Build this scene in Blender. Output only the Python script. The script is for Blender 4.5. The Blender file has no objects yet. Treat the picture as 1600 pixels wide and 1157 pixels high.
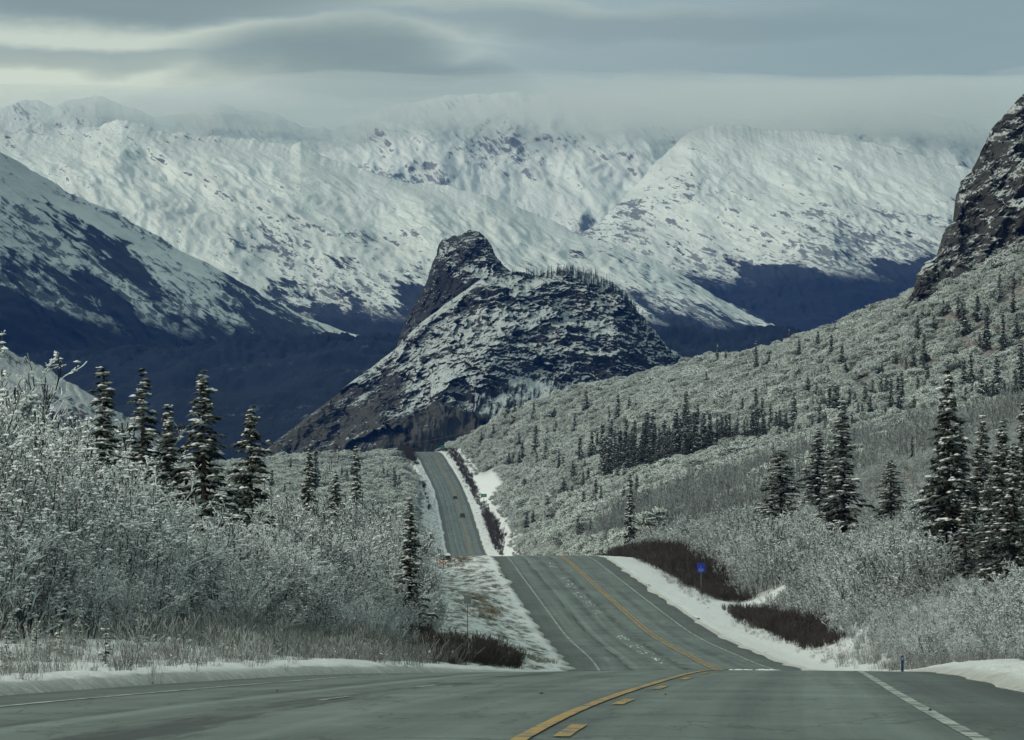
import bpy, math, random
import numpy as np
R = math.radians
sc = bpy.context.scene
col = sc.collection

# ------------------------------------------------------------------ camera, sky, sun, exposure
F, U0, V0 = 6000.0, 800.0, 850.0            # focal length in photo pixels, eye-level row
cam = bpy.data.objects.new('camera', bpy.data.cameras.new('camera')); col.objects.link(cam)
cam.data.sensor_width = 36.0; cam.data.lens = 36.0 * F / 1600.0
cam.data.shift_y = (V0 - 578.5) / 1600.0
cam.rotation_euler = (R(90), 0, 0); cam.data.clip_start = 0.5; cam.data.clip_end = 60000
sc.camera = cam
SUN_DIR = np.array((-0.80, -0.42, 0.43)); SUN_DIR = SUN_DIR / np.linalg.norm(SUN_DIR)
SUN_E, SUN_ANG = 1.5, 10.0
SKY_LEVEL = 1.0
HAZE_D, HAZE_C = 0.000021, (0.07, 0.28, 1.0)
world = bpy.data.worlds.new('World'); sc.world = world; world.use_nodes = True
world.cycles.sampling_method = 'AUTOMATIC'
sun = bpy.data.objects.new('sun', bpy.data.lights.new('sun', 'SUN')); col.objects.link(sun)
sun.data.energy = SUN_E; sun.data.angle = R(SUN_ANG); sun.data.color = (1.0, 0.95, 0.84)
from mathutils import Vector, Matrix
sun.rotation_euler = Vector(SUN_DIR).to_track_quat('Z', 'Y').to_euler()
sc.view_settings.view_transform = 'Standard'; sc.view_settings.look = 'None'
sc.view_settings.exposure = 0.32; sc.view_settings.gamma = 1.0; sc.view_settings.use_curve_mapping = False
sc.cycles.use_denoising = True
sc.cycles.max_bounces = 6; sc.cycles.diffuse_bounces = 2; sc.cycles.glossy_bounces = 2
sc.cycles.volume_bounces = 5; sc.cycles.transparent_max_bounces = 8
sc.render.threads_mode = 'AUTO'

# ------------------------------------------------------------------ node helper
class G:
    def __init__(s, tree): s.t = tree; s.n = tree.nodes; s.l = tree.links
    def node(s, typ, ins=None, **kw):
        n = s.n.new(typ)
        for k, v in kw.items(): setattr(n, k, v)
        for k, v in (ins or {}).items():
            so = n.inputs[k]
            if isinstance(v, bpy.types.NodeSocket): s.l.new(v, so)
            elif isinstance(v, bpy.types.Node): s.l.new(v.outputs[0], so)
            else: so.default_value = v
        return n
    def m(s, op, a, b=0.0, c=0.0, clamp=False):
        return s.node('ShaderNodeMath', {0: a, 1: b, 2: c}, operation=op, use_clamp=clamp).outputs[0]
    def vm(s, op, a, b=(0, 0, 0)):
        return s.node('ShaderNodeVectorMath', {0: a, 1: b}, operation=op).outputs[0]
    def ss(s, x, a, b, lo=0.0, hi=1.0):
        return s.node('ShaderNodeMapRange', {0: x, 1: a, 2: b, 3: lo, 4: hi}, interpolation_type='SMOOTHSTEP').outputs[0]
    def lin(s, x, a, b, lo=0.0, hi=1.0):
        return s.node('ShaderNodeMapRange', {0: x, 1: a, 2: b, 3: lo, 4: hi}).outputs[0]
    def noise(s, vec, scale, detail=4.0, rough=0.55, dist=0.0):
        return s.node('ShaderNodeTexNoise', {'Vector': vec, 'Scale': scale, 'Detail': detail, 'Roughness': rough, 'Distortion': dist}).outputs[0]
    def mix(s, f, a, b):
        n = s.n.new('ShaderNodeMix'); n.data_type = 'RGBA'
        for k, v in ((0, f), (6, a), (7, b)):
            if isinstance(v, bpy.types.NodeSocket): s.l.new(v, n.inputs[k])
            else: n.inputs[k].default_value = v if k == 0 else (tuple(v) + (1,))[:4]
        return n.outputs[2]
    def mapv(s, vec, scale=(1, 1, 1), rot=(0, 0, 0), loc=(0, 0, 0)):
        return s.node('ShaderNodeMapping', {'Vector': vec, 'Scale': scale, 'Rotation': rot, 'Location': loc}).outputs[0]
    def sep(s, vec): return s.node('ShaderNodeSeparateXYZ', {0: vec}).outputs

def material(name):
    m = bpy.data.materials.new(name); m.use_nodes = True
    g = G(m.node_tree); g.n.clear()
    g.out = g.n.new('ShaderNodeOutputMaterial')
    g.geo = g.n.new('ShaderNodeNewGeometry')
    g.pos = g.geo.outputs['Position']; g.nor = g.geo.outputs['Normal']
    g.obj = g.n.new('ShaderNodeTexCoord').outputs['Object']
    g.rnd = g.n.new('ShaderNodeObjectInfo').outputs['Random']
    g.mat = m
    return g
def finish(g, color, rough=0.8, bump=None, bs=0.3, bd=0.05, spec=0.3, metal=0.0):
    b = g.node('ShaderNodeBsdfPrincipled', {'Roughness': rough, 'Specular IOR Level': spec, 'Metallic': metal})
    if isinstance(color, bpy.types.NodeSocket): g.l.new(color, b.inputs['Base Color'])
    else: b.inputs['Base Color'].default_value = (tuple(color) + (1,))[:4]
    if bump is not None:
        bn = g.node('ShaderNodeBump', {'Height': bump, 'Strength': bs, 'Distance': bd})
        g.l.new(bn.outputs[0], b.inputs['Normal'])
    g.l.new(b.outputs[0], g.out.inputs[0])
    return g.mat

# world: overcast deck over a Nishita sky
g = G(world.node_tree); g.n.clear()
wout = g.n.new('ShaderNodeOutputWorld')
tc = g.n.new('ShaderNodeTexCoord').outputs['Generated']
sky = g.n.new('ShaderNodeTexSky'); sky.sky_type = 'NISHITA'; sky.sun_disc = False
sky.sun_elevation = math.asin(SUN_DIR[2]); sky.sun_rotation = math.atan2(SUN_DIR[0], SUN_DIR[1])
dx, dy, dz = g.sep(tc)
warp = g.noise(g.mapv(tc, (13, 3, 34)), 1.0, 5, 0.55)
wv = g.m('SUBTRACT', warp, 0.5)
n1 = g.noise(g.mapv(tc, (6, 2, 42), (0, R(4), 0), (3.1, 0, 0.7)), 1.0, 4, 0.5)
n2 = g.noise(g.mapv(tc, (22, 8, 110), (0, R(-6), 0)), 1.0, 5, 0.6)
# brighter towards the left (sun side), darker grey towards the right
side = g.ss(g.m('ADD', dx, g.m('MULTIPLY', wv, 0.05)), -0.16, 0.14)
base = g.mix(side, (4.75, 5.45, 4.65), (2.75, 3.6, 3.25))
def lump(cx, cz, rx, rz, k=0.9):
    ex = g.m('DIVIDE', g.m('SUBTRACT', g.m('ADD', dx, g.m('MULTIPLY', wv, 0.045 * k)), cx), rx)
    ez = g.m('DIVIDE', g.m('SUBTRACT', g.m('ADD', dz, g.m('MULTIPLY', wv, 0.022 * k)), cz), rz)
    return g.ss(g.m('ADD', g.m('POWER', g.m('ABSOLUTE', ex), 2.0), g.m('POWER', g.m('ABSOLUTE', ez), 2.0)), 2.3, 0.1)
def px(u, v): return (u - U0) / F, (V0 - v) / F
front = g.m('GREATER_THAN', dy, 0.0)
dark = 0.0
for (u, v, ru, rv, a) in ((490, 92, 190, 44, .9), (600, 136, 200, 40, .85), (760, 138, 90, 44, .8), (120, 8, 420, 34, .9), (130, 92, 300, 16, .55),
                          (1000, 35, 520, 24, .5), (1250, 110, 560, 60, .25), (1560, 20, 300, 120, .3)):
    cx, cz = px(u, v)
    l = g.m('MULTIPLY', lump(cx * .985, cz * .985, ru / F, rv / F), a)
    dark = l if dark == 0.0 else g.m('MAXIMUM', dark, l)
dark = g.m('MULTIPLY', dark, front)
bright = 0.0
for (u, v, ru, rv, a) in ((240, 60, 420, 20, .75), (90, 128, 380, 40, .95), (640, 85, 120, 18, .35), (640, 14, 420, 12, .35)):
    cx, cz = px(u, v)
    l = g.m('MULTIPLY', lump(cx * .985, cz * .985, ru / F, rv / F), a)
    bright = l if bright == 0.0 else g.m('MAXIMUM', bright, l)
bright = g.m('MULTIPLY', bright, front)
c = g.mix(g.m('MULTIPLY', g.ss(n1, 0.35, 0.75), 0.45), base, (3.1, 3.85, 3.4))
c = g.mix(g.m('MULTIPLY', g.ss(n2, 0.40, 0.80), 0.15), c, (4.6, 5.25, 4.1))
c = g.mix(bright, c, (6.6, 7.1, 5.2))
c = g.mix(g.m('MULTIPLY', dark, 0.95), c, (1.95, 2.5, 1.95))
c = g.mix(0.94, sky.outputs[0], c)
bg = g.node('ShaderNodeBackground', {'Color': c, 'Strength': 0.1 * SKY_LEVEL})
g.l.new(bg.outputs[0], wout.inputs[0])

# ------------------------------------------------------------------ numpy noise
_rs = np.random.RandomState(7)
_P = np.tile(_rs.permutation(256), 3)
_G = _rs.normal(size=(256, 3)); _G /= np.linalg.norm(_G, axis=1)[:, None]
def perlin(x, y, z=0.0):
    x, y, z = np.broadcast_arrays(np.asarray(x, float), np.asarray(y, float), np.asarray(z, float))
    xi, yi, zi = np.floor(x).astype(int), np.floor(y).astype(int), np.floor(z).astype(int)
    xf, yf, zf = x - xi, y - yi, z - zi
    f = lambda t: t * t * t * (t * (t * 6 - 15) + 10)
    u, v, w = f(xf), f(yf), f(zf)
    r = 0
    for a in (0, 1):
        for b in (0, 1):
            for c_ in (0, 1):
                h = _P[_P[_P[(xi + a) & 255] + ((yi + b) & 255)] + ((zi + c_) & 255)]
                gr = _G[h]
                d = gr[..., 0] * (xf - a) + gr[..., 1] * (yf - b) + gr[..., 2] * (zf - c_)
                r = r + d * (u if a else 1 - u) * (v if b else 1 - v) * (w if c_ else 1 - w)
    return r * 1.4
def fbm(x, y, z=0.0, o=5, g_=0.5):
    r = 0; a = 1.0; s = 1.0
    for i in range(o):
        r = r + a * perlin(x * s + 13.7 * i, y * s + 5.1 * i, z * s + 9.3 * i); a *= g_; s *= 2.03
    return r
def ridged(x, y, z=0.0, o=5, g_=0.5):
    r = 0; a = 1.0; s = 1.0; n = 0
    for i in range(o):
        r = r + a * (1 - 2 * np.abs(perlin(x * s + 3.7 * i, y * s + 8.1 * i, z * s + 1.3 * i))); n += a; a *= g_; s *= 2.07
    return r / n
def sstep(x, a, b):
    t = np.clip((np.asarray(x, float) - a) / (b - a), 0, 1); return t * t * (3 - 2 * t)
def pchip(xq, x, y):
    x = np.asarray(x, float); y = np.asarray(y, float); h = np.diff(x)
    sh = (h.reshape(-1, *([1] * (y.ndim - 1))))
    dl = np.diff(y, axis=0) / sh
    d = np.zeros_like(y)
    w1 = 2 * sh[1:] + sh[:-1]; w2 = sh[1:] + 2 * sh[:-1]
    with np.errstate(divide='ignore', invalid='ignore'):
        hm = (w1 + w2) / (w1 / dl[:-1] + w2 / dl[1:])
    d[1:-1] = np.where(dl[:-1] * dl[1:] > 0, hm, 0); d[1:-1] = np.nan_to_num(d[1:-1])
    d[0] = dl[0]; d[-1] = dl[-1]
    xq = np.asarray(xq, float)
    i = np.clip(np.searchsorted(x, xq) - 1, 0, len(x) - 2)
    t = ((xq - x[i]) / h[i]); t = t.reshape(-1, *([1] * (y.ndim - 1))); hh = h[i].reshape(t.shape)
    r = (y[i] * (2 * t**3 - 3 * t**2 + 1) + d[i] * hh * (t**3 - 2 * t**2 + t) + y[i + 1] * (-2 * t**3 + 3 * t**2) + d[i + 1] * hh * (t**3 - t**2))
    return r

# ------------------------------------------------------------------ mesh helpers
def mk_mesh(name, V, polys, mats=(), midx=None, smooth=False, uv=None, attrs=None):
    """polys: list of (n x k) index arrays"""
    me = bpy.data.meshes.new(name)
    V = np.asarray(V, np.float32).reshape(-1, 3)
    polys = [np.asarray(p, np.int32) for p in (polys if isinstance(polys, list) else [polys]) if len(p)]
    nl = sum(p.size for p in polys); npy = sum(len(p) for p in polys)
    me.vertices.add(len(V)); me.vertices.foreach_set('co', V.ravel())
    me.loops.add(nl); me.loops.foreach_set('vertex_index', np.concatenate([p.ravel() for p in polys]))
    tot = np.concatenate([np.full(len(p), p.shape[1], np.int32) for p in polys])
    st = np.concatenate([[0], np.cumsum(tot)[:-1]]).astype(np.int32)
    me.polygons.add(npy); me.polygons.foreach_set('loop_start', st); me.polygons.foreach_set('loop_total', tot)
    for m in mats: me.materials.append(m)
    if midx is not None: me.polygons.foreach_set('material_index', np.asarray(midx, np.int32))
    me.polygons.foreach_set('use_smooth', np.full(npy, bool(smooth)))
    if uv is not None:
        l = me.uv_layers.new(name='UVMap'); l.data.foreach_set('uv', np.asarray(uv, np.float32)[np.concatenate([p.ravel() for p in polys])].ravel())
    for k, a in (attrs or {}).items():
        at = me.attributes.new(k, 'FLOAT', 'POINT'); at.data.foreach_set('value', np.asarray(a, np.float32).ravel())
    me.update(calc_edges=True); me.validate()
    return me
def add(name, me, parent=None, loc=None, kind=None, label=None, cat=None, group=None):
    o = bpy.data.objects.new(name, me); col.objects.link(o)
    if parent is not None: o.parent = parent
    if loc is not None: o.location = loc
    if kind: o['kind'] = kind
    if label: o['label'] = label
    if cat: o['category'] = cat
    if group: o['group'] = group
    return o
def grid_faces(nr, nc):
    i = np.arange(nr - 1)[:, None] * nc + np.arange(nc - 1)[None, :]
    return np.stack([i, i + 1, i + nc + 1, i + nc], -1).reshape(-1, 4)
def P(u, v, Y): return np.array(((u - U0) / F * Y, Y, (V0 - v) / F * Y))
class MB:
    """collects simple solids into one mesh"""
    def __init__(s): s.V = []; s.Q = []; s.n = 0
    def raw(s, V, Q): s.V.append(np.asarray(V, float)); s.Q.extend([tuple(int(a) + s.n for a in q) for q in Q]); s.n += len(V); return s
    def box(s, c, size, rz=0.0, taper=1.0, bev=0.0):
        x, y, z = np.array(size) / 2
        V = np.array([(sx * x * (taper if sz > 0 else 1), sy * y * (taper if sz > 0 else 1), sz * z) for sz in (-1, 1) for sx, sy in ((-1, -1), (1, -1), (1, 1), (-1, 1))], float)
        c_, s_ = math.cos(rz), math.sin(rz)
        V = np.stack([V[:, 0] * c_ - V[:, 1] * s_, V[:, 0] * s_ + V[:, 1] * c_, V[:, 2]], 1) + np.array(c)
        return s.raw(V, [(3, 2, 1, 0), (4, 5, 6, 7), (0, 1, 5, 4), (1, 2, 6, 5), (2, 3, 7, 6), (3, 0, 4, 7)])
    def tube(s, pts, rad, k=8):
        pts = [np.array(p, float) for p in pts]; rad = rad if hasattr(rad, '__len__') else [rad] * len(pts)
        V = []; Q = []
        for i, p in enumerate(pts):
            d = pts[min(i + 1, len(pts) - 1)] - pts[max(i - 1, 0)]; d /= np.linalg.norm(d)
            a = np.cross(d, (0, 0, 1) if abs(d[2]) < .9 else (1, 0, 0)); a /= np.linalg.norm(a); b = np.cross(d, a)
            for j in range(k):
                t = 2 * math.pi * j / k; V.append(p + rad[i] * (math.cos(t) * a + math.sin(t) * b))
        for i in range(len(pts) - 1):
            for j in range(k): Q.append((i * k + j, i * k + (j + 1) % k, (i + 1) * k + (j + 1) % k, (i + 1) * k + j))
        Q.append(tuple(range(k))[::-1]); Q.append(tuple((len(pts) - 1) * k + j for j in range(k)))
        return s.raw(V, Q)
    def prism(s, prof, x0, x1, axis=0):
        """closed profile extruded along x (axis 0): prof = (y, z) pairs; or along y (axis 1): (x, z) pairs"""
        n = len(prof); V = []
        for x in (x0, x1):
            for a, b in prof: V.append((x, a, b) if axis == 0 else (a, x, b))
        Q = [tuple(range(n)), tuple(range(n, 2 * n))[::-1]] + [(i, (i + 1) % n, n + (i + 1) % n, n + i) for i in range(n)]
        return s.raw(V, Q)
    def mesh(s, name, mat, smooth=False):
        me = bpy.data.meshes.new(name); me.from_pydata(np.concatenate(s.V).tolist(), [], s.Q); me.materials.append(mat)
        if smooth: me.polygons.foreach_set('use_smooth', np.ones(len(me.polygons), bool))
        me.update(); return me

# ------------------------------------------------------------------ materials
def flat(name, c, rough=0.6, spec=0.3, var=0.15, sc_=6.0, metal=0.0):
    g = material(name)
    n = g.noise(g.obj, sc_, 4, .6)
    k = g.lin(n, 0.3, 0.7, 1 - var, 1 + var)
    cc = g.vm('MULTIPLY', tuple(c), g.node('ShaderNodeCombineXYZ', {0: k, 1: k, 2: k}).outputs[0])
    return finish(g, cc, rough, n, .15, .01, spec, metal)
M = {}
M['line_white'] = None
def paint(name, c, wear):
    g = material(name)
    n = g.noise(g.pos, 1.6, 6, .7); n2 = g.noise(g.mapv(g.pos, (6, .4, 1)), 1.0, 4, .6)
    f = g.ss(g.m('ADD', n, g.m('MULTIPLY', n2, .5)), wear - .1, wear + .12)
    cc = g.mix(f, c, (.12, .14, .135))
    return finish(g, cc, .7, n, .2, .004, .3)
M['line_white'] = paint('worn_white_paint', (.42, .46, .43), .76)
M['line_yellow'] = paint('worn_yellow_paint', (.42, .27, .08), .78)

g = material('asphalt')
uvx, uvy, _ = g.sep(g.n.new('ShaderNodeTexCoord').outputs['UV'])
comb = lambda a, b, c=0.0: g.node('ShaderNodeCombineXYZ', {0: a, 1: b, 2: c}).outputs[0]
grain = g.noise(g.pos, 40, 4, .7)
mott = g.noise(comb(g.m('MULTIPLY', uvx, .5), g.m('MULTIPLY', uvy, .06)), 1.0, 6, .62)
trans = g.noise(comb(g.m('MULTIPLY', uvx, .12), g.m('MULTIPLY', uvy, .30)), 1.0, 5, .65)
long_ = g.noise(comb(g.m('MULTIPLY', uvx, 2.6), g.m('MULTIPLY', uvy, .012)), 1.0, 4, .6)
# wheel tracks in each lane: paler, dry and salted between, slightly darker in the track
xx = g.m('ADD', uvx, g.m('MULTIPLY', g.m('SUBTRACT', mott, .5), .35))
lane = g.m('ABSOLUTE', g.m('SUBTRACT', g.m('FRACT', g.m('DIVIDE', g.m('ADD', xx, 74.0), 1.85)), .5))
track = g.ss(lane, .18, .42)
v = g.m('ADD', .098, g.m('MULTIPLY', g.ss(mott, .3, .7), .085))
v = g.m('ADD', v, g.m('MULTIPLY', g.m('SUBTRACT', trans, .5), .16))
v = g.m('ADD', v, g.m('MULTIPLY', g.m('SUBTRACT', long_, .5), .13))
v = g.m('SUBTRACT', v, g.m('MULTIPLY', track, .034))
v = g.m('MULTIPLY', v, g.lin(grain, .3, .7, .78, 1.22))
# shoulder outside the edge lines is darker, fresher asphalt
sh = g.m('MAXIMUM', g.ss(uvx, 3.85, 4.2), g.ss(uvx, -7.55, -7.9))
v = g.m('MULTIPLY', v, g.m('SUBTRACT', 1.0, g.m('MULTIPLY', sh, .35)))
# damp dark streak along the left lanes, tarred joint
ds = g.m('ABSOLUTE', g.m('SUBTRACT', g.m('ADD', uvx, g.m('MULTIPLY', g.m('SUBTRACT', trans, .5), 1.6)), g.ss(uvy, 60, 240, -3.7, -1.9)))
dk = g.m('MULTIPLY', g.ss(ds, g.ss(uvy, 60, 200, .85, .38), g.ss(uvy, 60, 200, .5, .1)), g.ss(g.noise(comb(g.m('MULTIPLY', uvx, 1.2), g.m('MULTIPLY', uvy, .10)), 1.0, 6, .7), .47, .58))
ds2 = g.m('ABSOLUTE', g.m('SUBTRACT', g.m('ADD', uvx, g.m('MULTIPLY', g.m('SUBTRACT', mott, .5), .8)), -5.4))
dk2 = g.m('MULTIPLY', g.ss(ds2, .22, .05), g.ss(g.noise(comb(g.m('MULTIPLY', uvx, 1.2), g.m('MULTIPLY', uvy, .05)), 1.0, 5, .7), .45, .55))
v = g.m('MULTIPLY', v, g.m('SUBTRACT', 1.0, g.m('MULTIPLY', g.m('MAXIMUM', dk, dk2), .62)))
# dry salt line between lanes
sl = g.m('ABSOLUTE', g.m('SUBTRACT', g.m('ADD', uvx, g.m('MULTIPLY', g.m('SUBTRACT', mott, .5), .5)), -5.0))
salt = g.m('MULTIPLY', g.ss(sl, .45, .08), g.ss(long_, .35, .6))
v = g.m('ADD', v, g.m('MULTIPLY', salt, .05))
# scattered ice film
ice = g.m('MULTIPLY', g.ss(g.noise(comb(g.m('MULTIPLY', uvx, .35), g.m('MULTIPLY', uvy, .045), 4.0), 1.0, 7, .7), .60, .72), .06)
v = g.m('ADD', v, ice)
crk = g.m('ABSOLUTE', g.m('SUBTRACT', g.noise(comb(g.m('MULTIPLY', uvx, .45), g.m('MULTIPLY', uvy, .10), 8.0), 1.0, 6, .6, .4), .5))
v = g.m('MULTIPLY', v, g.m('SUBTRACT', 1.0, g.m('MULTIPLY', g.ss(crk, .010, .003), .38)))
joint = g.m('ABSOLUTE', g.m('SUBTRACT', g.m('FRACT', g.m('DIVIDE', g.m('ADD', uvy, g.m('MULTIPLY', mott, 6.0)), 23.0)), .5))
v = g.m('MULTIPLY', v, g.m('SUBTRACT', 1.0, g.m('MULTIPLY', g.ss(joint, .010, .003), .30)))
cc = g.vm('MULTIPLY', comb(v, v, v), (.90, 1.10, 1.02))
M['asphalt'] = finish(g, cc, g.lin(mott, .3, .7, .55, .75), grain, .25, .01, .35)

def snow_color(g, vec, s=1.0):
    n = g.noise(vec, 1.3 * s, 5, .6)
    return g.mix(n, (.70, .74, .76), (.86, .88, .87))

g = material('snowy_ground')
at = lambda nm: g.node('ShaderNodeAttribute', attribute_name=nm).outputs['Fac']
wood, vg, dirty = at('wood'), at('verge'), at('dirty')
sn = snow_color(g, g.pos)
n1 = g.noise(g.mapv(g.pos, (.9, .16, 1)), 1.0, 6, .68)
n2 = g.noise(g.pos, 3.2, 5, .7)
n3 = g.noise(g.mapv(g.pos, (.22, .05, .3)), 1.0, 4, .6)
litter = g.mix(n2, (.045, .040, .034), (.16, .135, .10))
thr = g.m('SUBTRACT', .66, g.m('MULTIPLY', vg, .12))
f = g.ss(g.m('ADD', g.m('MULTIPLY', n1, .7), g.m('ADD', g.m('MULTIPLY', n2, .25), g.m('MULTIPLY', n3, .16))), g.m('SUBTRACT', thr, .06), g.m('ADD', thr, .08))
f = g.m('MULTIPLY', f, g.m('ADD', .25, g.m('MULTIPLY', vg, .75)))
f2 = g.m('MULTIPLY', wood, g.ss(g.m('ADD', n2, n1), .75, 1.15, .55, 1.0))
c = g.mix(g.m('MAXIMUM', f, f2), sn, litter)
c = g.mix(g.m('MULTIPLY', dirty, g.ss(n2, .3, .6, .35, .95)), c, (.30, .29, .24))
M['ground'] = finish(g, c, .85, g.m('ADD', g.noise(g.pos, 7.0, 6, .7), g.m('ADD', n2, n1)), .8, .12, .2)

def twig_mat(name, bark, frost, lo, hi, fr=(.68, .75, .76), var=.25):
    """bark below, frost and snow on the upward sides"""
    g = material(name)
    nz = g.sep(g.nor)[2]
    n = g.noise(g.obj, 2.2, 3, .6)
    k = g.ss(g.m('ADD', nz, g.m('MULTIPLY', g.m('SUBTRACT', n, .5), 1.6)), lo, hi)
    plc = g.noise(g.mapv(g.pos, (1 / 16, 1 / 26, 1 / 16)), 1.0, 4, .6)
    k = g.m('MULTIPLY', k, g.m('MULTIPLY', g.ss(plc, .34, .60, .62, 1.06), frost))
    wh = g.mix(g.rnd, tuple(a * (1 - var) for a in fr), tuple(min(.86, a * (1 + var * .3)) for a in fr))
    return finish(g, g.mix(k, bark, wh), .85)
M['twig'] = twig_mat('frosted_bark', (.036, .041, .044), .98, -.25, .55)
M['twig_mid'] = twig_mat('hoar_frosted_bark', (.048, .054, .057), .95, -.45, .55, (.58, .64, .64))
M['frost_far'] = twig_mat('hoarfrost', (.15, .16, .15), 1.0, -.8, .45, (.66, .72, .68), .25)
M['brown'] = twig_mat('bare_willow_bark', (.046, .036, .030), .30, .1, 1.1)
M['dry'] = twig_mat('dry_stem', (.066, .056, .046), .85, -.4, .8)
M['dry_gold'] = twig_mat('golden_dry_grass', (.20, .13, .045), .12, .2, 1.2)
M['aspen'] = twig_mat('aspen_bark', (.095, .10, .10), .7, -.4, .6, (.52, .57, .57))
g = material('fresh_snow_load'); M['snow_load'] = finish(g, snow_color(g, g.obj, 2.0), .8, g.noise(g.obj, 9, 3, .6), .4, .03, .2)
g = material('spruce_needles')
n = g.noise(g.obj, 2.5, 3, .6); nz = g.sep(g.nor)[2]
c = g.mix(n, (.008, .013, .009), (.026, .036, .020))
c = g.mix(g.m('MULTIPLY', g.ss(g.m('ADD', nz, g.m('SUBTRACT', n, .5)), .7, 1.1), .35), c, (.40, .44, .43))
M['needles'] = finish(g, c, .8)
g = material('seedling_needles')
n = g.noise(g.obj, 6, 3, .6); nz = g.sep(g.nor)[2]
M['seedling'] = finish(g, g.mix(g.ss(nz, .6, 1.0), g.mix(n, (.022, .035, .014), (.07, .085, .035)), (.6, .65, .63)), .8)
M['bark'] = flat('spruce_bark', (.06, .045, .035), .9, .1, .4, 12)

# ------------------------------------------------------------------ road line and terrain
RY = [-60, 0, 29.6, 55.5, 95, 130, 180, 225, 273, 322, 382, 450, 540, 700, 900, 1100, 1300, 1500, 1700, 1900, 2050, 2180, 2300, 2500, 3000]
RX = [-2, -1.2, -.05, 1.85, 4.9, 7.9, 11.0, 12.6, 13.2, 12.3, 10.8, 8.8, 6.5, 4.0, 0.5, -4.0, -9.5, -15.7, -21.6, -28.3, -36.5, -48.0, -62, -90, -160]
RZ = [-1.1, -1.2, -1.51, -2.11, -3.1, -4.30, -6.10, -7.55, -8.30, -8.05, -6.4, -4.05, -1.6, -5.5, -9.5, -11, -9.3, -3.9, 8.5, 23.75, 38.2, 52.4, 53.5, 42, -55]
RYd = np.arange(-60, 3001, 2.0)
RXd, RZd = pchip(RYd, RY, RX), pchip(RYd, RY, RZ)
kern = np.exp(-0.5 * (np.arange(-15, 16) / 7.0)**2); kern /= kern.sum()
def smoothed(a):
    p = np.pad(a, 15, mode='reflect', reflect_type='odd'); return np.convolve(p, kern, 'valid')
RXd, RZd = smoothed(RXd), smoothed(RZd)
# keep the second crest crisp and the near ground exact
rx = lambda Y: np.interp(Y, RYd, RXd)
rz = lambda Y: np.interp(Y, RYd, RZd)
WL, WR = 9.4, 5.7

SEC = {  # right side: list of (X or u, z or v) given as pixels at that distance, first point after the road edge
 -60: [('d', 2, .1), ('d', 30, 1.5), ('d', 100, 12)],
 60: [('d', 1.2, .25), ('d', 3, .1), ('d', 10, .3), ('d', 30, 2.5), ('d', 100, 14)],
 110: [('d', 1.2, .2), ('d', 3, .05), ('d', 10, .3), ('d', 30, 3.5), ('d', 100, 18)],
 180: [('d', 2, .1), ('d', 8, .5), ('d', 20, 3.0), ('d', 40, 8), ('d', 100, 22)],
 270: [('d', 2, .0), ('d', 4.5, .6), ('d', 11.7, 4.6), ('d', 17, 6.2), ('d', 60, 17), ('d', 110, 30)],
 380: [('d', 4, -.2), ('d', 9, -.6), ('d', 16, 4.2), ('d', 35, 9.3), ('d', 90, 26)],
 540: [('d', 5, -.4), ('p', 1100, 872), ('p', 1220, 812), ('p', 1400, 745), ('p', 1600, 690), ('d', 120, 33)],
 700: [('d', 6, 1), ('p', 1000, 853), ('p', 1100, 825), ('p', 1300, 750), ('p', 1600, 672), ('d', 150, 42)],
 900: [('d', 6, 2), ('p', 950, 853), ('p', 1100, 797), ('p', 1300, 720), ('p', 1600, 658), ('d', 190, 58)],
 1100: [('d', 5, 3), ('p', 900, 825), ('p', 1000, 772), ('p', 1100, 738), ('p', 1300, 682), ('p', 1600, 632), ('d', 250, 80)],
 1300: [('d', 5, 3), ('p', 900, 790), ('p', 1000, 740), ('p', 1200, 670), ('p', 1400, 608), ('p', 1600, 552), ('d', 300, 120)],
 1500: [('d', 5, 1), ('p', 800, 822), ('p', 900, 745), ('p', 1000, 690), ('p', 1200, 610), ('p', 1300, 560), ('p', 1400, 500), ('p', 1500, 440), ('p', 1600, 385), ('p', 1800, 270)],
 1800: [('d', 5, .5), ('p', 780, 770), ('p', 850, 715), ('p', 1000, 632), ('p', 1200, 553), ('p', 1300, 512), ('p', 1400, 470), ('p', 1500, 452), ('p', 1800, 440)],
 2180: [('d', 4, .3), ('p', 720, 695), ('p', 800, 640), ('p', 900, 607), ('p', 1000, 588), ('p', 1080, 566), ('p', 1200, 560), ('p', 1800, 560)],
 2400: [('d', 4, .3), ('p', 740, 730), ('p', 800, 700), ('p', 900, 680), ('p', 1080, 650), ('p', 1800, 640)],
 3000: [('d', 10, 0), ('d', 900, 0)],
}
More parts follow.
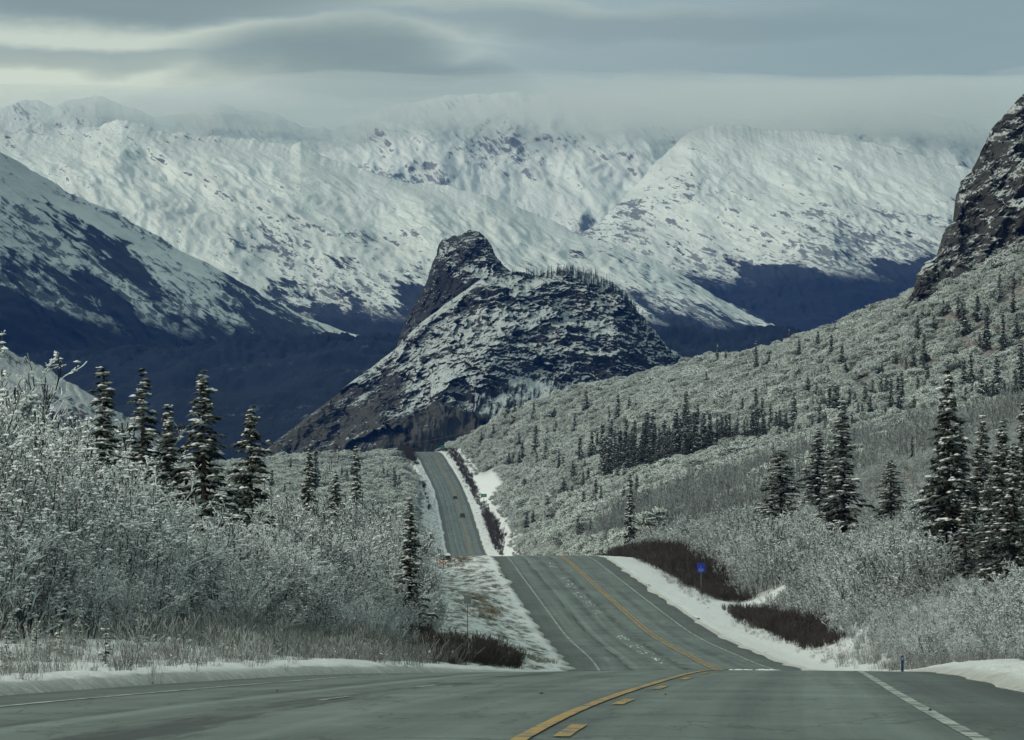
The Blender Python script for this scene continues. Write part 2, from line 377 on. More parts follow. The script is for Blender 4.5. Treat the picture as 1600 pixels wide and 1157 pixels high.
SECL = {
 -60: [('d', .7, .09), ('d', 3, -.1), ('d', 60, .2)],
 60: [('d', .7, .10), ('d', 3, -.12), ('d', 10, -.2), ('d', 60, .9)],
 100: [('d', 1, .2), ('d', 3, .25), ('d', 8, .6), ('d', 40, 1.2), ('d', 100, 2)],
 180: [('d', 2, .3), ('d', 5, .9), ('d', 12, 2.3), ('d', 30, 3.9), ('d', 100, 5)],
 270: [('d', 2, .4), ('d', 6.5, 1.6), ('d', 20, 4.2), ('d', 40, 6.7), ('d', 120, 8)],
 380: [('d', 2, .3), ('d', 7.2, 1.5), ('d', 20, 3.3), ('d', 50, 6.3), ('d', 150, 9)],
 460: [('d', 2, .0), ('d', 6.8, -.6), ('d', 20, 1.2), ('d', 60, 4)],
 540: [('d', 3, -.15), ('d', 7, -.4), ('d', 30, 1.3), ('d', 80, 3.5)],
 700: [('d', 5, 0), ('d', 30, 2.5), ('d', 100, 6)],
 1100: [('d', 5, 0), ('d', 30, 6), ('d', 100, 14)],
 1500: [('d', 5, 1), ('p', 650, 842), ('p', 550, 800), ('p', 400, 790), ('p', 100, 780)],
 1800: [('d', 5, 1), ('p', 640, 772), ('p', 520, 752), ('p', 300, 750), ('p', 0, 750)],
 2180: [('d', 4, .8), ('p', 615, 712), ('p', 520, 712), ('p', 440, 714), ('p', 300, 728), ('p', 0, 740)],
 2400: [('d', 4, .5), ('p', 600, 745), ('p', 300, 755), ('p', 0, 770)],
 3000: [('d', 10, 0), ('d', 900, 0)],
}
Dg = np.concatenate([np.arange(0, 12, .5), np.arange(12, 40, 1), np.arange(40, 120, 2.5), np.arange(120, 700, 10)])
def build_side(S, sgn, W):
    ys = sorted(S); rows = []
    for Y in ys:
        e = rx(Y) + sgn * W; zr = rz(Y); d = [0.0]; z = [0.0]
        for k, a, b in S[Y]:
            if k == 'd': dd, zz = a, b
            else: dd = sgn * ((a - U0) / F * Y - e); zz = (V0 - b) / F * Y - zr
            if dd > d[-1] + .2: d.append(dd); z.append(zz)
        sl = (z[-1] - z[-2]) / (d[-1] - d[-2]) if sgn > 0 else -.02
        if sgn > 0: sl = max(.05, min(.5, sl)) if Y < 2300 else 0
        d.append(d[-1] + 600); z.append(z[-1] + 600 * sl)
        r = np.interp(Dg, d, z)
        if Y >= 1100: r = r - 3.0 * sstep(Dg, 5, 30)
        rows.append(r)
    T = pchip(RYd, ys, np.array(rows))
    return T
TR, TL = build_side(SEC, 1, WR), build_side(SECL, -1, WL)
for T in (TR, TL):
    k = kern[None, :]
    for j in range(T.shape[1]): T[:, j] = smoothed(T[:, j])
def bil(T, Y, d):
    yi = np.clip((np.asarray(Y, float) + 60) / 2.0, 0, len(RYd) - 1.001); i = yi.astype(int); fy = yi - i
    di = np.interp(d, Dg, np.arange(len(Dg))); di = np.clip(di, 0, len(Dg) - 1.001); j = di.astype(int); fd = di - j
    return (T[i, j] * (1 - fd) + T[i, j + 1] * fd) * (1 - fy) + (T[i + 1, j] * (1 - fd) + T[i + 1, j + 1] * fd) * fy
def ground_z(X, Y, detail=True):
    X = np.asarray(X, float); Y = np.asarray(Y, float)
    xc = rx(Y); dR = X - (xc + WR); dL = (xc - WL) - X
    z = rz(Y) + np.where(dR > 0, bil(TR, Y, np.maximum(dR, 0)), np.where(dL > 0, bil(TL, Y, np.maximum(dL, 0)), 0))
    if detail:
        d = np.maximum(np.maximum(dR, dL), 0)
        z = z + fbm(X / 7, Y / 9, 0, 4) * .22 * sstep(d, .5, 5) * (1 - .5 * sstep(Y, 60, 20)) + fbm(X / 40, Y / 60, 5, 3) * 1.2 * sstep(d, 12, 60) * sstep(Y, 150, 500)
    return z
def side_d(X, Y):
    xc = rx(Y); dR = X - (xc + WR); dL = (xc - WL) - X
    return (dR, 1) if dR > dL else (dL, -1)
def hit(u, v, y0=60.0, y1=2600.0):
    """first ground point along the sight line"""
    Y = np.arange(y0, y1, 2.0); X = (u - U0) / F * Y; zl = (V0 - v) / F * Y
    g_ = ground_z(X, Y, False); k = np.nonzero(g_ >= zl)[0]
    return float(Y[k[0]]) if len(k) else None

# road surface
def rows_Y(a, b, k=.010, mn=.8):
    out = [a]; 
    while out[-1] < b: out.append(out[-1] + max(mn, abs(out[-1]) * k))
    return np.array(out)
RYs = np.concatenate([np.arange(-40, 0, 4.0), rows_Y(0, 2420)])
def strip(x0, x1, Ys, dz, nx=2, jitter=0.0):
    xs = np.linspace(x0, x1, nx)
    xc = rx(Ys)[:, None]; 
    X = xc + xs[None, :] + (perlin(Ys[:, None] * .9, xs[None, :] * 5 + x0) * jitter if jitter else 0)
    Yg = np.repeat(Ys[:, None], nx, 1); Z = np.repeat(rz(Ys)[:, None], nx, 1) + dz - .022 * np.abs(xs[None, :] * .5)
    V = np.stack([X, Yg, Z], -1).reshape(-1, 3)
    uv = np.stack([np.repeat(xs[None, :], len(Ys), 0), Yg], -1).reshape(-1, 2)
    return V, grid_faces(len(Ys), nx), uv
V, Fc, uv = strip(-WL, WR, RYs, 0.0, 13)
road = add('road', mk_mesh('road', V, Fc, [M['asphalt']], smooth=True, uv=uv), kind='structure')
def marking(name, xa, w, Y0, Y1, mat, jit=.012):
    k = .012 if Y1 - Y0 > 10 else 0
    Ys = rows_Y(Y0, Y1, .01, .8) if Y1 - Y0 > 10 else np.linspace(Y0, Y1, 6)
    Ys[-1] = Y1
    V, Fc, uv = strip(xa - w / 2, xa + w / 2, Ys, .006, 3, jit)
    add(name, mk_mesh(name, V, Fc, [mat]), parent=road)
marking('edge_line', 3.7, .15, -30, 2400, M['line_white'])
marking('edge_line', -7.4, .15, -30, 2400, M['line_white'])
marking('centre_line', -.08, .14, -30, 112, M['line_yellow'])
marking('centre_line', -.10, .20, 112, 2400, M['line_yellow'])
marking('centre_line', .24, .19, 112, 2400, M['line_yellow'])
for k in range(7): marking('centre_dash', .22, .14, 19.4 + 12.2 * k, 22.9 + 12.2 * k, M['line_yellow'], .01)
for k in range(2): marking('lane_dash', -3.75, .10, 48.4 + 12.2 * k, 51.6 + 12.2 * k, M['line_white'], .01)

# snow covered ground on both sides (meets the asphalt in a ragged ploughed edge)
cols = np.array([-.9, 0, .22, .45, .7, 1, 1.4, 1.9, 2.5, 3.2, 4, 5, 6, 7, 8.2, 9.5, 11, 13, 15, 17.5, 20, 23, 26.5, 30, 35, 40, 46, 52, 60, 68, 77, 87, 98, 110, 123, 137, 152, 168, 185, 205, 230, 260, 300, 360, 440, 540, 650])
GY = np.concatenate([np.arange(-50, 0, 3.0), rows_Y(0, 2990, .0095, .7)])
Vs, Fs, A1, A2, A3 = [], [], [], [], []; off = 0
for sgn, W in ((-1, WL), (1, WR)):
    Yg = np.repeat(GY[:, None], len(cols), 1); d = np.repeat(cols[None, :], len(GY), 0)
    rag = (fbm(Yg * .8, sgn * 3.3, 1.0, 4) * .15 + fbm(Yg * .09, sgn * 7.7, 2.0, 3) * .45) * (d < .3) * np.clip(Yg / 150, .35, 1.6)
    dd = d + np.where(d >= 0, rag, 0)
    X = rx(Yg) + sgn * (W + dd)
    Z = ground_z(X, Yg)
    Z = np.where(d < 0, rz(Yg) - .6, np.where(d == 0, rz(Yg) - .022 * .5 * np.abs(W) + .012, Z + .03 * sstep(d, 0, .4)))
    # fine lumpiness of the ploughed bank
    Z = Z + fbm(X * 1.7, Yg * 1.7, 3, 3) * .10 * sstep(d, .1, .7) * sstep(d, 5, 2) 
    far = sstep(np.maximum(d - 420, 0) / 200, 0, 1)
    V = np.stack([X, Yg, Z], -1).reshape(-1, 3)
    fc = grid_faces(len(GY), len(cols))
    if sgn < 0: fc = fc[:, ::-1]
    Vs.append(V); Fs.append(fc + off); off += len(V)
    if sgn < 0:
        wood_ = sstep(d, 8, 12) * sstep(Yg, 105, 150)
        vg_ = sstep(Yg, 130, 200) * sstep(Yg, 700, 600) * .9 + sstep(Yg, 1400, 1500) * .7
    else:
        wood_ = sstep(d, 9, 13) * sstep(Yg, 100, 160)
        vg_ = sstep(Yg, 1400, 1500) * .45
        clear = np.exp(-((Yg - 1900) / 95)**4) * sstep(d, 4, 6) * sstep(d, 20, 15)
        wood_ = wood_ * (1 - clear); wood_ = wood_ * (1 - np.exp(-((Yg - 396) / 6)**4) * sstep(d, 30, 22))
        vg_ = vg_ * (1 - clear)
    dirty_ = sstep(d, .55, .05) * .8
    A1.append(wood_.ravel()); A2.append(vg_.ravel() * sstep(d, .3, 1.5).ravel()); A3.append(dirty_.ravel())
ground = add('ground', mk_mesh('ground', np.concatenate(Vs), np.concatenate(Fs), [M['ground']], smooth=True,
     attrs={'wood': np.concatenate(A1), 'verge': np.concatenate(A2), 'dirty': np.concatenate(A3)}), kind='structure')

# ------------------------------------------------------------------ mountains
def resample(row, n):
    row = np.array(row, float); u = row[:, 0]; v = row[:, 1]
    s = np.concatenate([[0], np.cumsum(np.hypot(np.diff(u), np.diff(v)))]); s /= s[-1]
    t = np.linspace(0, 1, n)
    return np.stack([np.interp(t, s, u), np.interp(t, s, v), np.interp(t, s, row[:, 2])], 1)
def loft(name, rows, nu, nts, disp, mat, attrs=None, skirt=500, align='arc'):
    if align == 'u':
        us = np.linspace(rows[0][0][0], rows[0][-1][0], nu)
        rs = [np.stack([us, np.interp(us, [p[0] for p in r], [p[1] for p in r]), np.interp(us, [p[0] for p in r], [p[2] for p in r])], 1) for r in rows]
    else: rs = [resample(r, nu) for r in rows]
    pts = [np.stack([(r[:, 0] - U0) / F * r[:, 2], r[:, 2], (V0 - r[:, 1]) / F * r[:, 2]], 1) for r in rs]
    back = pts[0].copy(); back[:, 1] += skirt; back[:, 2] -= skirt * .9
    out = [back]; T = [-1.0]
    nr = len(pts)
    kk = np.arange(nr, dtype=float)
    tt = np.concatenate([np.linspace(i, i + 1, n, endpoint=False) for i, n in enumerate(nts)] + [[nr - 1.0]])
    A = pchip(tt, kk, np.array(pts)) if nr > 2 else np.array([pts[0] * (1 - t) + pts[1] * t for t in tt])
    D = disp(A, tt[:, None] * np.ones((1, nu)))
    A = A + D
    A = np.concatenate([back[None], A]); 
    at = {k: np.concatenate([np.zeros((1, nu)), f(A[1:], tt[:, None] * np.ones((1, nu)))]).ravel() for k, f in (attrs or {}).items()}
    fc = grid_faces(A.shape[0], nu)[:, ::-1]
    return add(name, mk_mesh(name, A.reshape(-1, 3), fc, [mat], smooth=True, attrs=at), kind='structure')

def mountain_mat(name, tree_z, band, rock_amt, ang, forest=(.007, .013, .026), rock=(.10, .105, .11), streak=40.0, snowc=(.80, .84, .79)):  # forest base colour carries part of the blue haze
    g = material(name)
    x, y, z = g.sep(g.pos)
    nz = g.sep(g.nor)[2]
    v2 = g.mapv(g.pos, (1, .35, 1), (0, -ang, 0))
    k = streak
    clus = g.noise(g.mapv(v2, (1 / (k * 9), 1 / (k * 9), 1 / (k * 3.2))), 1.0, 4, .55, .4)
    clus2 = g.noise(g.mapv(g.pos, (1 / (k * 22), 1 / (k * 22), 1 / (k * 12)), loc=(3, 1, 2)), 1.0, 3, .5)
    spk = g.noise(g.mapv(v2, (1 / (k * 1.5), 1 / (k * 2), 1 / (k * .42)), loc=(4, 2, 1)), 1.0, 8, .72, .5)
    fine = g.noise(g.mapv(g.pos, (1 / 13, 1 / 30, 1 / 13)), 1.0, 4, .7)
    st = g.m('ADD', g.m('MULTIPLY', spk, .55), g.m('ADD', g.m('MULTIPLY', clus, .34), g.m('MULTIPLY', clus2, .26)))     # about .575
    st = g.m('ADD', st, g.m('MULTIPLY', g.m('SUBTRACT', fine, .5), .16))
    lowk = g.ss(z, tree_z + band * 7.0, tree_z + band * .2)
    thr = g.m('SUBTRACT', rock_amt, g.m('MULTIPLY', lowk, .060))
    thr = g.m('ADD', thr, g.m('MULTIPLY', g.m('SUBTRACT', nz, .5), .20))
    rk = g.ss(st, g.m('SUBTRACT', thr, .010), g.m('ADD', thr, .022))
    wz = g.m('ADD', z, g.m('MULTIPLY', g.m('SUBTRACT', g.m('ADD', g.m('MULTIPLY', clus, 1.2), g.m('MULTIPLY', spk, .7)), .95), band * 14.0))
    tr = g.ss(wz, tree_z + band * .7, tree_z - band * .3)
    tr2 = g.m('MULTIPLY', tr, g.m('ADD', .55, g.m('MULTIPLY', g.ss(g.m('ADD', fine, g.m('MULTIPLY', tr, .8)), .42, .85), .45)))
    deep = g.ss(z, tree_z, tree_z - band * 1.4)
    snow_tone = g.noise(g.mapv(v2, (1 / 260, 1 / 300, 1 / 60)), 1.0, 7, .65)  # random streaky tone variation of the snow
    snow = g.mix(g.ss(snow_tone, .35, .65), tuple(a * .84 for a in snowc), snowc)
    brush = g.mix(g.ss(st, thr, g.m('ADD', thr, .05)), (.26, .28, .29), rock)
    c = g.mix(g.m('MULTIPLY', rk, .92), snow, brush)
    fo = g.mix(g.ss(fine, .56, .74), forest, tuple(a * 2.4 for a in forest))
    c = g.mix(tr2, c, g.mix(.35, fo, (.07, .085, .10)))
    c = g.mix(deep, c, fo)
    return finish(g, c, .85, g.m('ADD', spk, g.m('MULTIPLY', fine, .5)), .7, 12.0, .15)

def facets(X, Z, size, seed, tilt, step=.16):
    rs_ = np.random.RandomState(seed)
    x0, x1, z0, z1 = X.min(), X.max(), Z.min(), Z.max()
    n = int(min(520, (x1 - x0) * (z1 - z0) / size**2))
    sx, sz = rs_.uniform(x0, x1, n), rs_.uniform(z0, z1, n); tx_, tz_, c0 = rs_.normal(0, tilt, n), rs_.normal(0, tilt * .8, n), rs_.normal(0, size * step, n)
    wx = X + fbm(X / size * 1.3, Z / size * 1.3, seed, 4) * size * .35; wz = (Z + fbm(X / size * 1.3 + 9, Z / size * 1.3, seed, 4) * size * .35)
    out = np.empty(X.size); xf, zf = wx.ravel(), wz.ravel()
    for i in range(0, xf.size, 20000):
        d = (xf[i:i + 20000, None] - sx[None]) ** 2 + ((zf[i:i + 20000, None] - sz[None]) * .8) ** 2
        k = d.argmin(1); out[i:i + 20000] = tx_[k] * (xf[i:i + 20000] - sx[k]) + tz_[k] * (zf[i:i + 20000] - sz[k]) + c0[k]
    return out.reshape(X.shape)
def worley(x, z, seed):
    xi, zi = np.floor(x).astype(int), np.floor(z).astype(int); best = np.full(x.shape, 9.0)
    for a in (-1, 0, 1):
        for b in (-1, 0, 1):
            cx, cz = xi + a, zi + b
            h = _P[_P[(cx + seed * 17) & 255] + ((cz + seed * 5) & 255)]; h2 = _P[(h + 91) & 255]
            best = np.minimum(best, np.hypot(cx + h / 255.0 - x, cz + h2 / 255.0 - z))
    return best
def fall(A, T, amp, L, st=(1, 1), o=6, lean=0.0, ridge=True, keep=0.35, seed=0.0):
    """spurs and gullies that run down the slope, with finer ribs between them"""
    X, Y, Z = A[..., 0], A[..., 1], A[..., 2]
    wp = fbm(X / (L * 1.6) + seed, Y / (L * 4), Z / (L * 1.6), 4) * L * .22
    x = X + lean * Z + wp
    n1 = ridged(x / L + seed, Y / (L * 4), Z / (L * 3.2), 5, .55) - .2
    n2 = ridged(x / (L * .23) + seed * 2, Y / (L * 2), (Z + wp * .5) / (L * .62), 6, .62) - .15
    n3 = ridged((X - lean * .6 * Z - wp) / (L * .45) + seed * 3, Y / (L * 2), Z / (L * .5), 5, .6) - .2
    w = keep + (1 - keep) * sstep(T, 0, .5)
    n = (.6 * n1 + .08 * n2) * w
    fz = 0
    for q, (sz, am, asp) in enumerate(((L * .8, .62, 2.0), (L * .33, .55, 1.7), (L * .13, .50, 1.4), (L * .055, .42, 1.2))):
        xw = X + lean * (1 - .2 * q) * Z + wp * .8 + fbm(X / sz + q, Z / sz, seed, 3) * sz * .30
        fz = fz - (worley(xw / sz, (Z + .5 * wp) / (sz * asp) + seed, int(seed * 3) + q) - .45) * sz * am
    fz = fz * w
    jag = (ridged(X / (L * .34) + seed, seed, 0, 5, .6) - .35) * amp * .13 * sstep(T, .22, 0)
    D = np.zeros_like(A); D[..., 1] = -amp * n + fz; A = A.copy(); D[..., 2] = jag + amp * .22 * n + 6.0 * perlin(x / (L * .06), Y / 200, Z / (L * .1)) * w
    return D

MZ = mountain_mat
# far range behind, its summits in the cloud
loft('far_range', [
  [(-260, 210, 12500), (-200, 150, 12500), (0, 172, 12500), (30, 160, 12500), (60, 160, 12500), (85, 170, 12500), (110, 160, 12500), (150, 150, 12500), (190, 168, 12500), (240, 185, 12500), (300, 180, 12500),
   (335, 160, 12500), (380, 176, 12500), (430, 180, 12500), (470, 200, 12500), (520, 205, 12500), (600, 172, 12500), (700, 152, 12500), (800, 148, 12500), (900, 155, 12500), (1000, 170, 12500), (1100, 185, 12500), (1150, 190, 12500),
   (1220, 185, 12500), (1300, 170, 12500), (1400, 175, 12500), (1480, 185, 12500), (1540, 205, 12500), (1620, 235, 12500), (1860, 200, 12500)],
  [(-260, 320, 11900), (600, 290, 11900), (1000, 300, 11900), (1500, 300, 11900), (1860, 320, 11900)],
  [(-260, 480, 11200), (1860, 480, 11200)]], 760, (120, 60),
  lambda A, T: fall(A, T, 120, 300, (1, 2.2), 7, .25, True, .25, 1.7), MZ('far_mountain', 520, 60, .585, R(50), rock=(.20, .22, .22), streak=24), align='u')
# central and right mountain
loft('right_mountain', [
  [(760, 420, 10300), (860, 395, 10300), (935, 352, 10300), (985, 300, 10400), (1020, 262, 10400), (1055, 228, 10500), (1080, 205, 10500), (1115, 196, 10500), (1160, 199, 10500), (1210, 206, 10500), (1270, 206, 10500), (1330, 218, 10400),
   (1420, 240, 10300), (1500, 262, 10200), (1600, 290, 10100), (1860, 380, 9800)],
  [(760, 470, 9700), (950, 420, 9500), (1100, 400, 9500), (1160, 430, 9300), (1300, 400, 9200), (1450, 430, 9000), (1860, 520, 8800)],
  [(760, 540, 8300), (1100, 535, 8200), (1300, 525, 8100), (1500, 520, 8000), (1860, 560, 8000)],
  [(760, 600, 7000), (1860, 600, 7000)]], 760, (110, 80, 12),
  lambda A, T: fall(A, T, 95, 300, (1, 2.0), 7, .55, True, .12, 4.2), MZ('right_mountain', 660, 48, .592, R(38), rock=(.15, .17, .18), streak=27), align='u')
# middle left range with the sunlit shoulder
loft('middle_mountain', [
  [(-260, 250, 9300), (-200, 230, 9300), (0, 205, 9300), (50, 214, 9300), (90, 214, 9300), (130, 210, 9300), (160, 196, 9250), (190, 190, 9200), (215, 195, 9200), (245, 205, 9200), (300, 213, 9200), (330, 216, 9200), (400, 221, 9200), (455, 231, 9150), (470, 226, 9150),
   (490, 240, 9100), (560, 264, 9100), (610, 284, 9000), (690, 292, 9000), (760, 308, 8900), (830, 335, 8900), (900, 365, 8800), (960, 385, 8700), (1010, 405, 8700), (1060, 430, 8600), (1110, 460, 8500), (1170, 490, 8500), (1240, 520, 8400), (1320, 560, 8300)],
  [(-260, 380, 8400), (100, 330, 8400), (250, 340, 8300), (500, 380, 8200), (700, 400, 8100), (900, 440, 8000), (1100, 490, 7900), (1320, 580, 7800)],
  [(-260, 560, 7300), (300, 540, 7200), (600, 530, 7200), (900, 540, 7100), (1320, 600, 7000)],
  [(-260, 700, 5200), (1320, 700, 5200)]], 800, (130, 90, 12),
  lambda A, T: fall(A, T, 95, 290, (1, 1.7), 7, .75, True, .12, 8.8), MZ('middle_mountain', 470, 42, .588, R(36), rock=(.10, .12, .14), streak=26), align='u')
# nearer left foothill
loft('left_foothill', [
  [(-260, 90, 5750), (-200, 170, 5800), (0, 240, 6000), (60, 275, 6150), (110, 303, 6280), (160, 325, 6400), (215, 352, 6520), (270, 385, 6650), (330, 418, 6780), (380, 445, 6900), (430, 475, 7000), (480, 500, 7050), (540, 520, 7080), (620, 545, 7100), (760, 580, 7100)],
  [(-260, 300, 5550), (0, 400, 5700), (200, 450, 6100), (400, 520, 6500), (620, 580, 6600), (760, 600, 6600)],
  [(-260, 480, 5400), (0, 540, 5450), (200, 580, 5700), (400, 600, 5900), (760, 640, 6000)],
  [(-260, 700, 4900), (760, 710, 5100)]], 640, (110, 80, 30),
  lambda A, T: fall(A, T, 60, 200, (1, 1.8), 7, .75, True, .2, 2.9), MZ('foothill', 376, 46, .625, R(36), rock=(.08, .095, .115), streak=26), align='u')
# forested valley slope in front of both
def valley_mat():
    g = material('valley_forest')
    z = g.sep(g.pos)[2]
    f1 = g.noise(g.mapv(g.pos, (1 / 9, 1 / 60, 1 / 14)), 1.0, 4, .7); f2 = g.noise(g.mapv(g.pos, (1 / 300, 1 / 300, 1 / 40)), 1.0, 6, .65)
    c = g.mix(f1, (.005, .011, .024), (.013, .021, .038))  # dark tree colours with some of the haze's navy painted in
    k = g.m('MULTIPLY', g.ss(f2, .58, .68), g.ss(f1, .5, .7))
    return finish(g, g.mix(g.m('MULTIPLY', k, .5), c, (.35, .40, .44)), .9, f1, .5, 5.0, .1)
valley = valley_mat()
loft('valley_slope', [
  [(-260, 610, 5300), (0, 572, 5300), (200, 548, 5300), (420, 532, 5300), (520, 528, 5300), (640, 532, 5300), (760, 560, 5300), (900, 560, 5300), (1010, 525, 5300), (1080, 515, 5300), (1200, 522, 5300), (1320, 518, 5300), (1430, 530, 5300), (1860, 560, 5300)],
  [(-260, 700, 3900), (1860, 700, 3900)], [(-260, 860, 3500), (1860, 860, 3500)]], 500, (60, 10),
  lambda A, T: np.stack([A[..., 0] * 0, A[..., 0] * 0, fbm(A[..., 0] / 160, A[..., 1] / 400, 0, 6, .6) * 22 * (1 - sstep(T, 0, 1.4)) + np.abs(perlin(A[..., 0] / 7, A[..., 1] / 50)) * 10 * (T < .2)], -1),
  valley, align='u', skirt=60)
# snowy spur at the far left edge
loft('left_spur', [
  [(-260, 300, 2900), (-150, 470, 2900), (0, 545, 2900), (60, 572, 2880), (110, 600, 2860), (150, 625, 2850), (200, 655, 2850), (260, 690, 2840), (330, 740, 2830)],
  [(-260, 800, 2500), (330, 800, 2500)]], 260, (90,),
  lambda A, T: fall(A, T, 22, 60, (1, 1.5), 6, .9, True, .3, 6.0), MZ('spur', 40, 14, .535, R(40), snowc=(.55, .58, .58), rock=(.07, .065, .065), streak=7), align='u', skirt=120)

# ------------------------------------------------------------------ the rocky butte and the right cliff
def rock_mat(name, rockA, rockB, sx, snow_thr, soft=.05, bare_attr=True, snowc=(.58, .63, .62), strat=R(25)):
    g = material(name)
    nz = g.sep(g.nor)[2]
    x, y, z = g.sep(g.pos)
    v2 = g.mapv(g.pos, (1, 1, 1), (0, strat, 0))
    a = g.noise(g.mapv(v2, (1 / (sx * 3.2), 1 / (sx * 2), 1 / (sx * .9))), 1.0, 10, .70, .5)
    b = g.noise(g.mapv(g.pos, (1 / (sx * .55), 1 / sx, 1 / (sx * .3))), 1.0, 6, .72)
    big = g.noise(g.mapv(g.pos, (1 / (sx * 7), 1 / (sx * 7), 1 / (sx * 4))), 1.0, 3, .5)
    bare = g.node('ShaderNodeAttribute', attribute_name='bare').outputs['Fac']
    s = g.m('ADD', g.m('MULTIPLY', a, .50), g.m('ADD', g.m('MULTIPLY', b, .33), g.m('MULTIPLY', big, .62)))
    s = g.m('ADD', s, g.m('MULTIPLY', g.m('SUBTRACT', nz, .42), .42))
    ln = g.m('ABSOLUTE', g.m('SUBTRACT', g.noise(g.mapv(v2, (1 / (sx * 7), 1 / (sx * 9), 1 / (sx * 2.6)), loc=(7, 3, 5)), 1.0, 4, .6, .3), .5))
    s = g.m('ADD', s, g.m('MULTIPLY', g.ss(ln, .022, .004), .11))
    ln2 = g.m('ABSOLUTE', g.m('SUBTRACT', g.noise(g.mapv(g.pos, (1 / (sx * 2.4), 1 / (sx * 9), 1 / (sx * 6)), (0, R(30), 0), (1, 8, 2)), 1.0, 4, .6, .3), .5))
    s = g.m('SUBTRACT', s, g.m('MULTIPLY', g.ss(ln2, .03, .006), .10))
    s = g.m('SUBTRACT', s, g.m('MULTIPLY', bare, .22))
    k = g.ss(s, snow_thr - soft, snow_thr + soft)
    k = g.m('MULTIPLY', k, .92)
    rk = g.mix(g.noise(g.mapv(g.pos, (1 / (sx * 2), 1 / (sx * 2), 1 / (sx * 4))), 1.0, 6, .65), rockA, rockB)
    talus = g.mix(b, (.040, .041, .034), (.105, .100, .080))
    rk = g.mix(g.ss(bare, .35, .9), rk, talus)
    dust = g.mix(g.ss(s, snow_thr - .13, snow_thr), rk, (.16, .17, .175))
    return finish(g, g.mix(k, dust, snowc), .9, g.m('ADD', a, b), .9, sx * .35, .15)
butte_m = rock_mat('butte_rock', (.021, .023, .023), (.064, .066, .060), 8.5, .835, .04)
def crag(A, T, amp, L, seed, kz=1.0, per=16.0, xc=30.0, arch=.0022, lean=0.0):
    """buttresses, ribs and snow-catching ledges"""
    X, Y, Z = A[..., 0], A[..., 1], A[..., 2]
    n = ridged(X / L + seed, Y / (L * 1.6), Z / (L * kz) + seed, 7, .6) - .2
    big = ridged(X / (L * 3.1) + seed * 2, Y / (L * 5), Z / (L * 2.6), 3, .5) - .3
    m_ = fbm(X / (L * .25) + Z / (L * .4), Y / L, Z / (L * .16) + seed, 5, .6)
    w = .45 + .55 * sstep(T, 0, .25)
    wob = fbm(X / (L * 1.1), Y / (L * 2), Z / (L * .9) + seed, 5, .6) * 2.6
    led = 0
    for q, pr in ((1.0, per), (.6, per * .37)):
        f = ((Z + arch * (X - xc) ** 2 + lean * X) / pr + wob * (1.3 if pr < per else 1)) % 1.0
        on = .05 + .75 * sstep(perlin(X / (L * 1.2) + 5 * q, Z / (L * .7), seed), -.2, .25)
        led = led + q * pr * (.85 * sstep(f, .55, 1.0) - f * .85 + .2) * on
    fc_ = facets(X, Z, L * .62, int(seed * 10), .6) + .5 * facets(X, Z, L * .28, int(seed * 10) + 1, .75)
    fc_ = 16 * np.tanh(fc_ / 16)
    D = np.zeros_like(A); D[..., 1] = (-amp * (.6 * n + .22 * m_ + 2.0 * big) + led * .6 + fc_) * w; D[..., 2] = amp * .25 * (n * .7 + .3 * m_) * w; D[..., 0] = amp * .12 * m_ * w
    return D
def bare_f(A, T):
    u = A[..., 0] / A[..., 1] * F + U0; v = V0 - A[..., 2] / A[..., 1] * F
    lowleft = sstep(v + (600 - u) * .12 + fbm(A[..., 0] / 60, A[..., 2] / 60, 0, 4) * 40, 585, 640) * sstep(u, 860, 700)
    right = sstep(v - (u - 900) * .1, 560, 600) * sstep(u, 850, 960) * .5
    return np.clip(lowleft + right, 0, 1)
loft('butte_tower', [
  [(580, 600, 4100), (600, 575, 4100), (620, 541, 4100), (628, 516, 4100), (640, 490, 4100), (655, 466, 4100), (668, 440, 4100), (675, 415, 4100), (682, 400, 4100), (685, 384, 4100), (692, 375, 4100), (705, 371, 4100), (722, 368, 4100), (733, 361, 4100), (748, 364, 4100),
   (760, 373, 4100), (768, 384, 4100), (775, 402, 4100), (786, 416, 4100), (800, 427, 4100), (830, 440, 4100), (880, 460, 4100)],
  [(570, 640, 3990), (600, 610, 3985), (650, 560, 3980), (680, 520, 3975), (700, 480, 3970), (725, 450, 3970), (760, 440, 3980), (800, 450, 3990), (880, 490, 4000)],
  [(560, 700, 3900), (640, 660, 3900), (720, 620, 3900), (800, 610, 3900), (900, 600, 3900)]], 420, (130, 60),
  lambda A, T: crag(A, T, 16, 40, 3.3, 2.6, 14.0), butte_m, attrs={'bare': lambda A, T: .05 + .24 * sstep(A[..., 0] / A[..., 1], (765 - U0) / F, (735 - U0) / F)}, skirt=200)
loft('butte', [
  [(380, 735, 3500), (430, 693, 3560), (500, 640, 3620), (560, 592, 3680), (620, 546, 3720), (660, 503, 3750), (700, 474, 3780), (740, 447, 3810), (775, 430, 3830), (800, 427, 3850), (830, 431, 3880), (880, 424, 3900), (930, 428, 3920), (958, 445, 3920), (985, 472, 3900),
   (1010, 505, 3880), (1040, 540, 3860), (1085, 572, 3850), (1130, 615, 3820), (1200, 680, 3800)],
  [(385, 745, 3470), (450, 715, 3490), (530, 670, 3530), (600, 620, 3560), (680, 560, 3610), (760, 520, 3650), (830, 505, 3700), (900, 500, 3730), (960, 520, 3740), (1000, 555, 3740), (1050, 600, 3730), (1100, 640, 3720), (1200, 710, 3680)],
  [(390, 760, 3420), (560, 700, 3420), (700, 640, 3450), (800, 600, 3520), (900, 600, 3560), (1000, 640, 3560), (1200, 740, 3560)],
  [(390, 800, 3300), (1200, 800, 3340)]], 700, (120, 110, 24),
  lambda A, T: crag(A, T, 24, 55, 9.1, .9), butte_m, attrs={'bare': bare_f}, skirt=200)
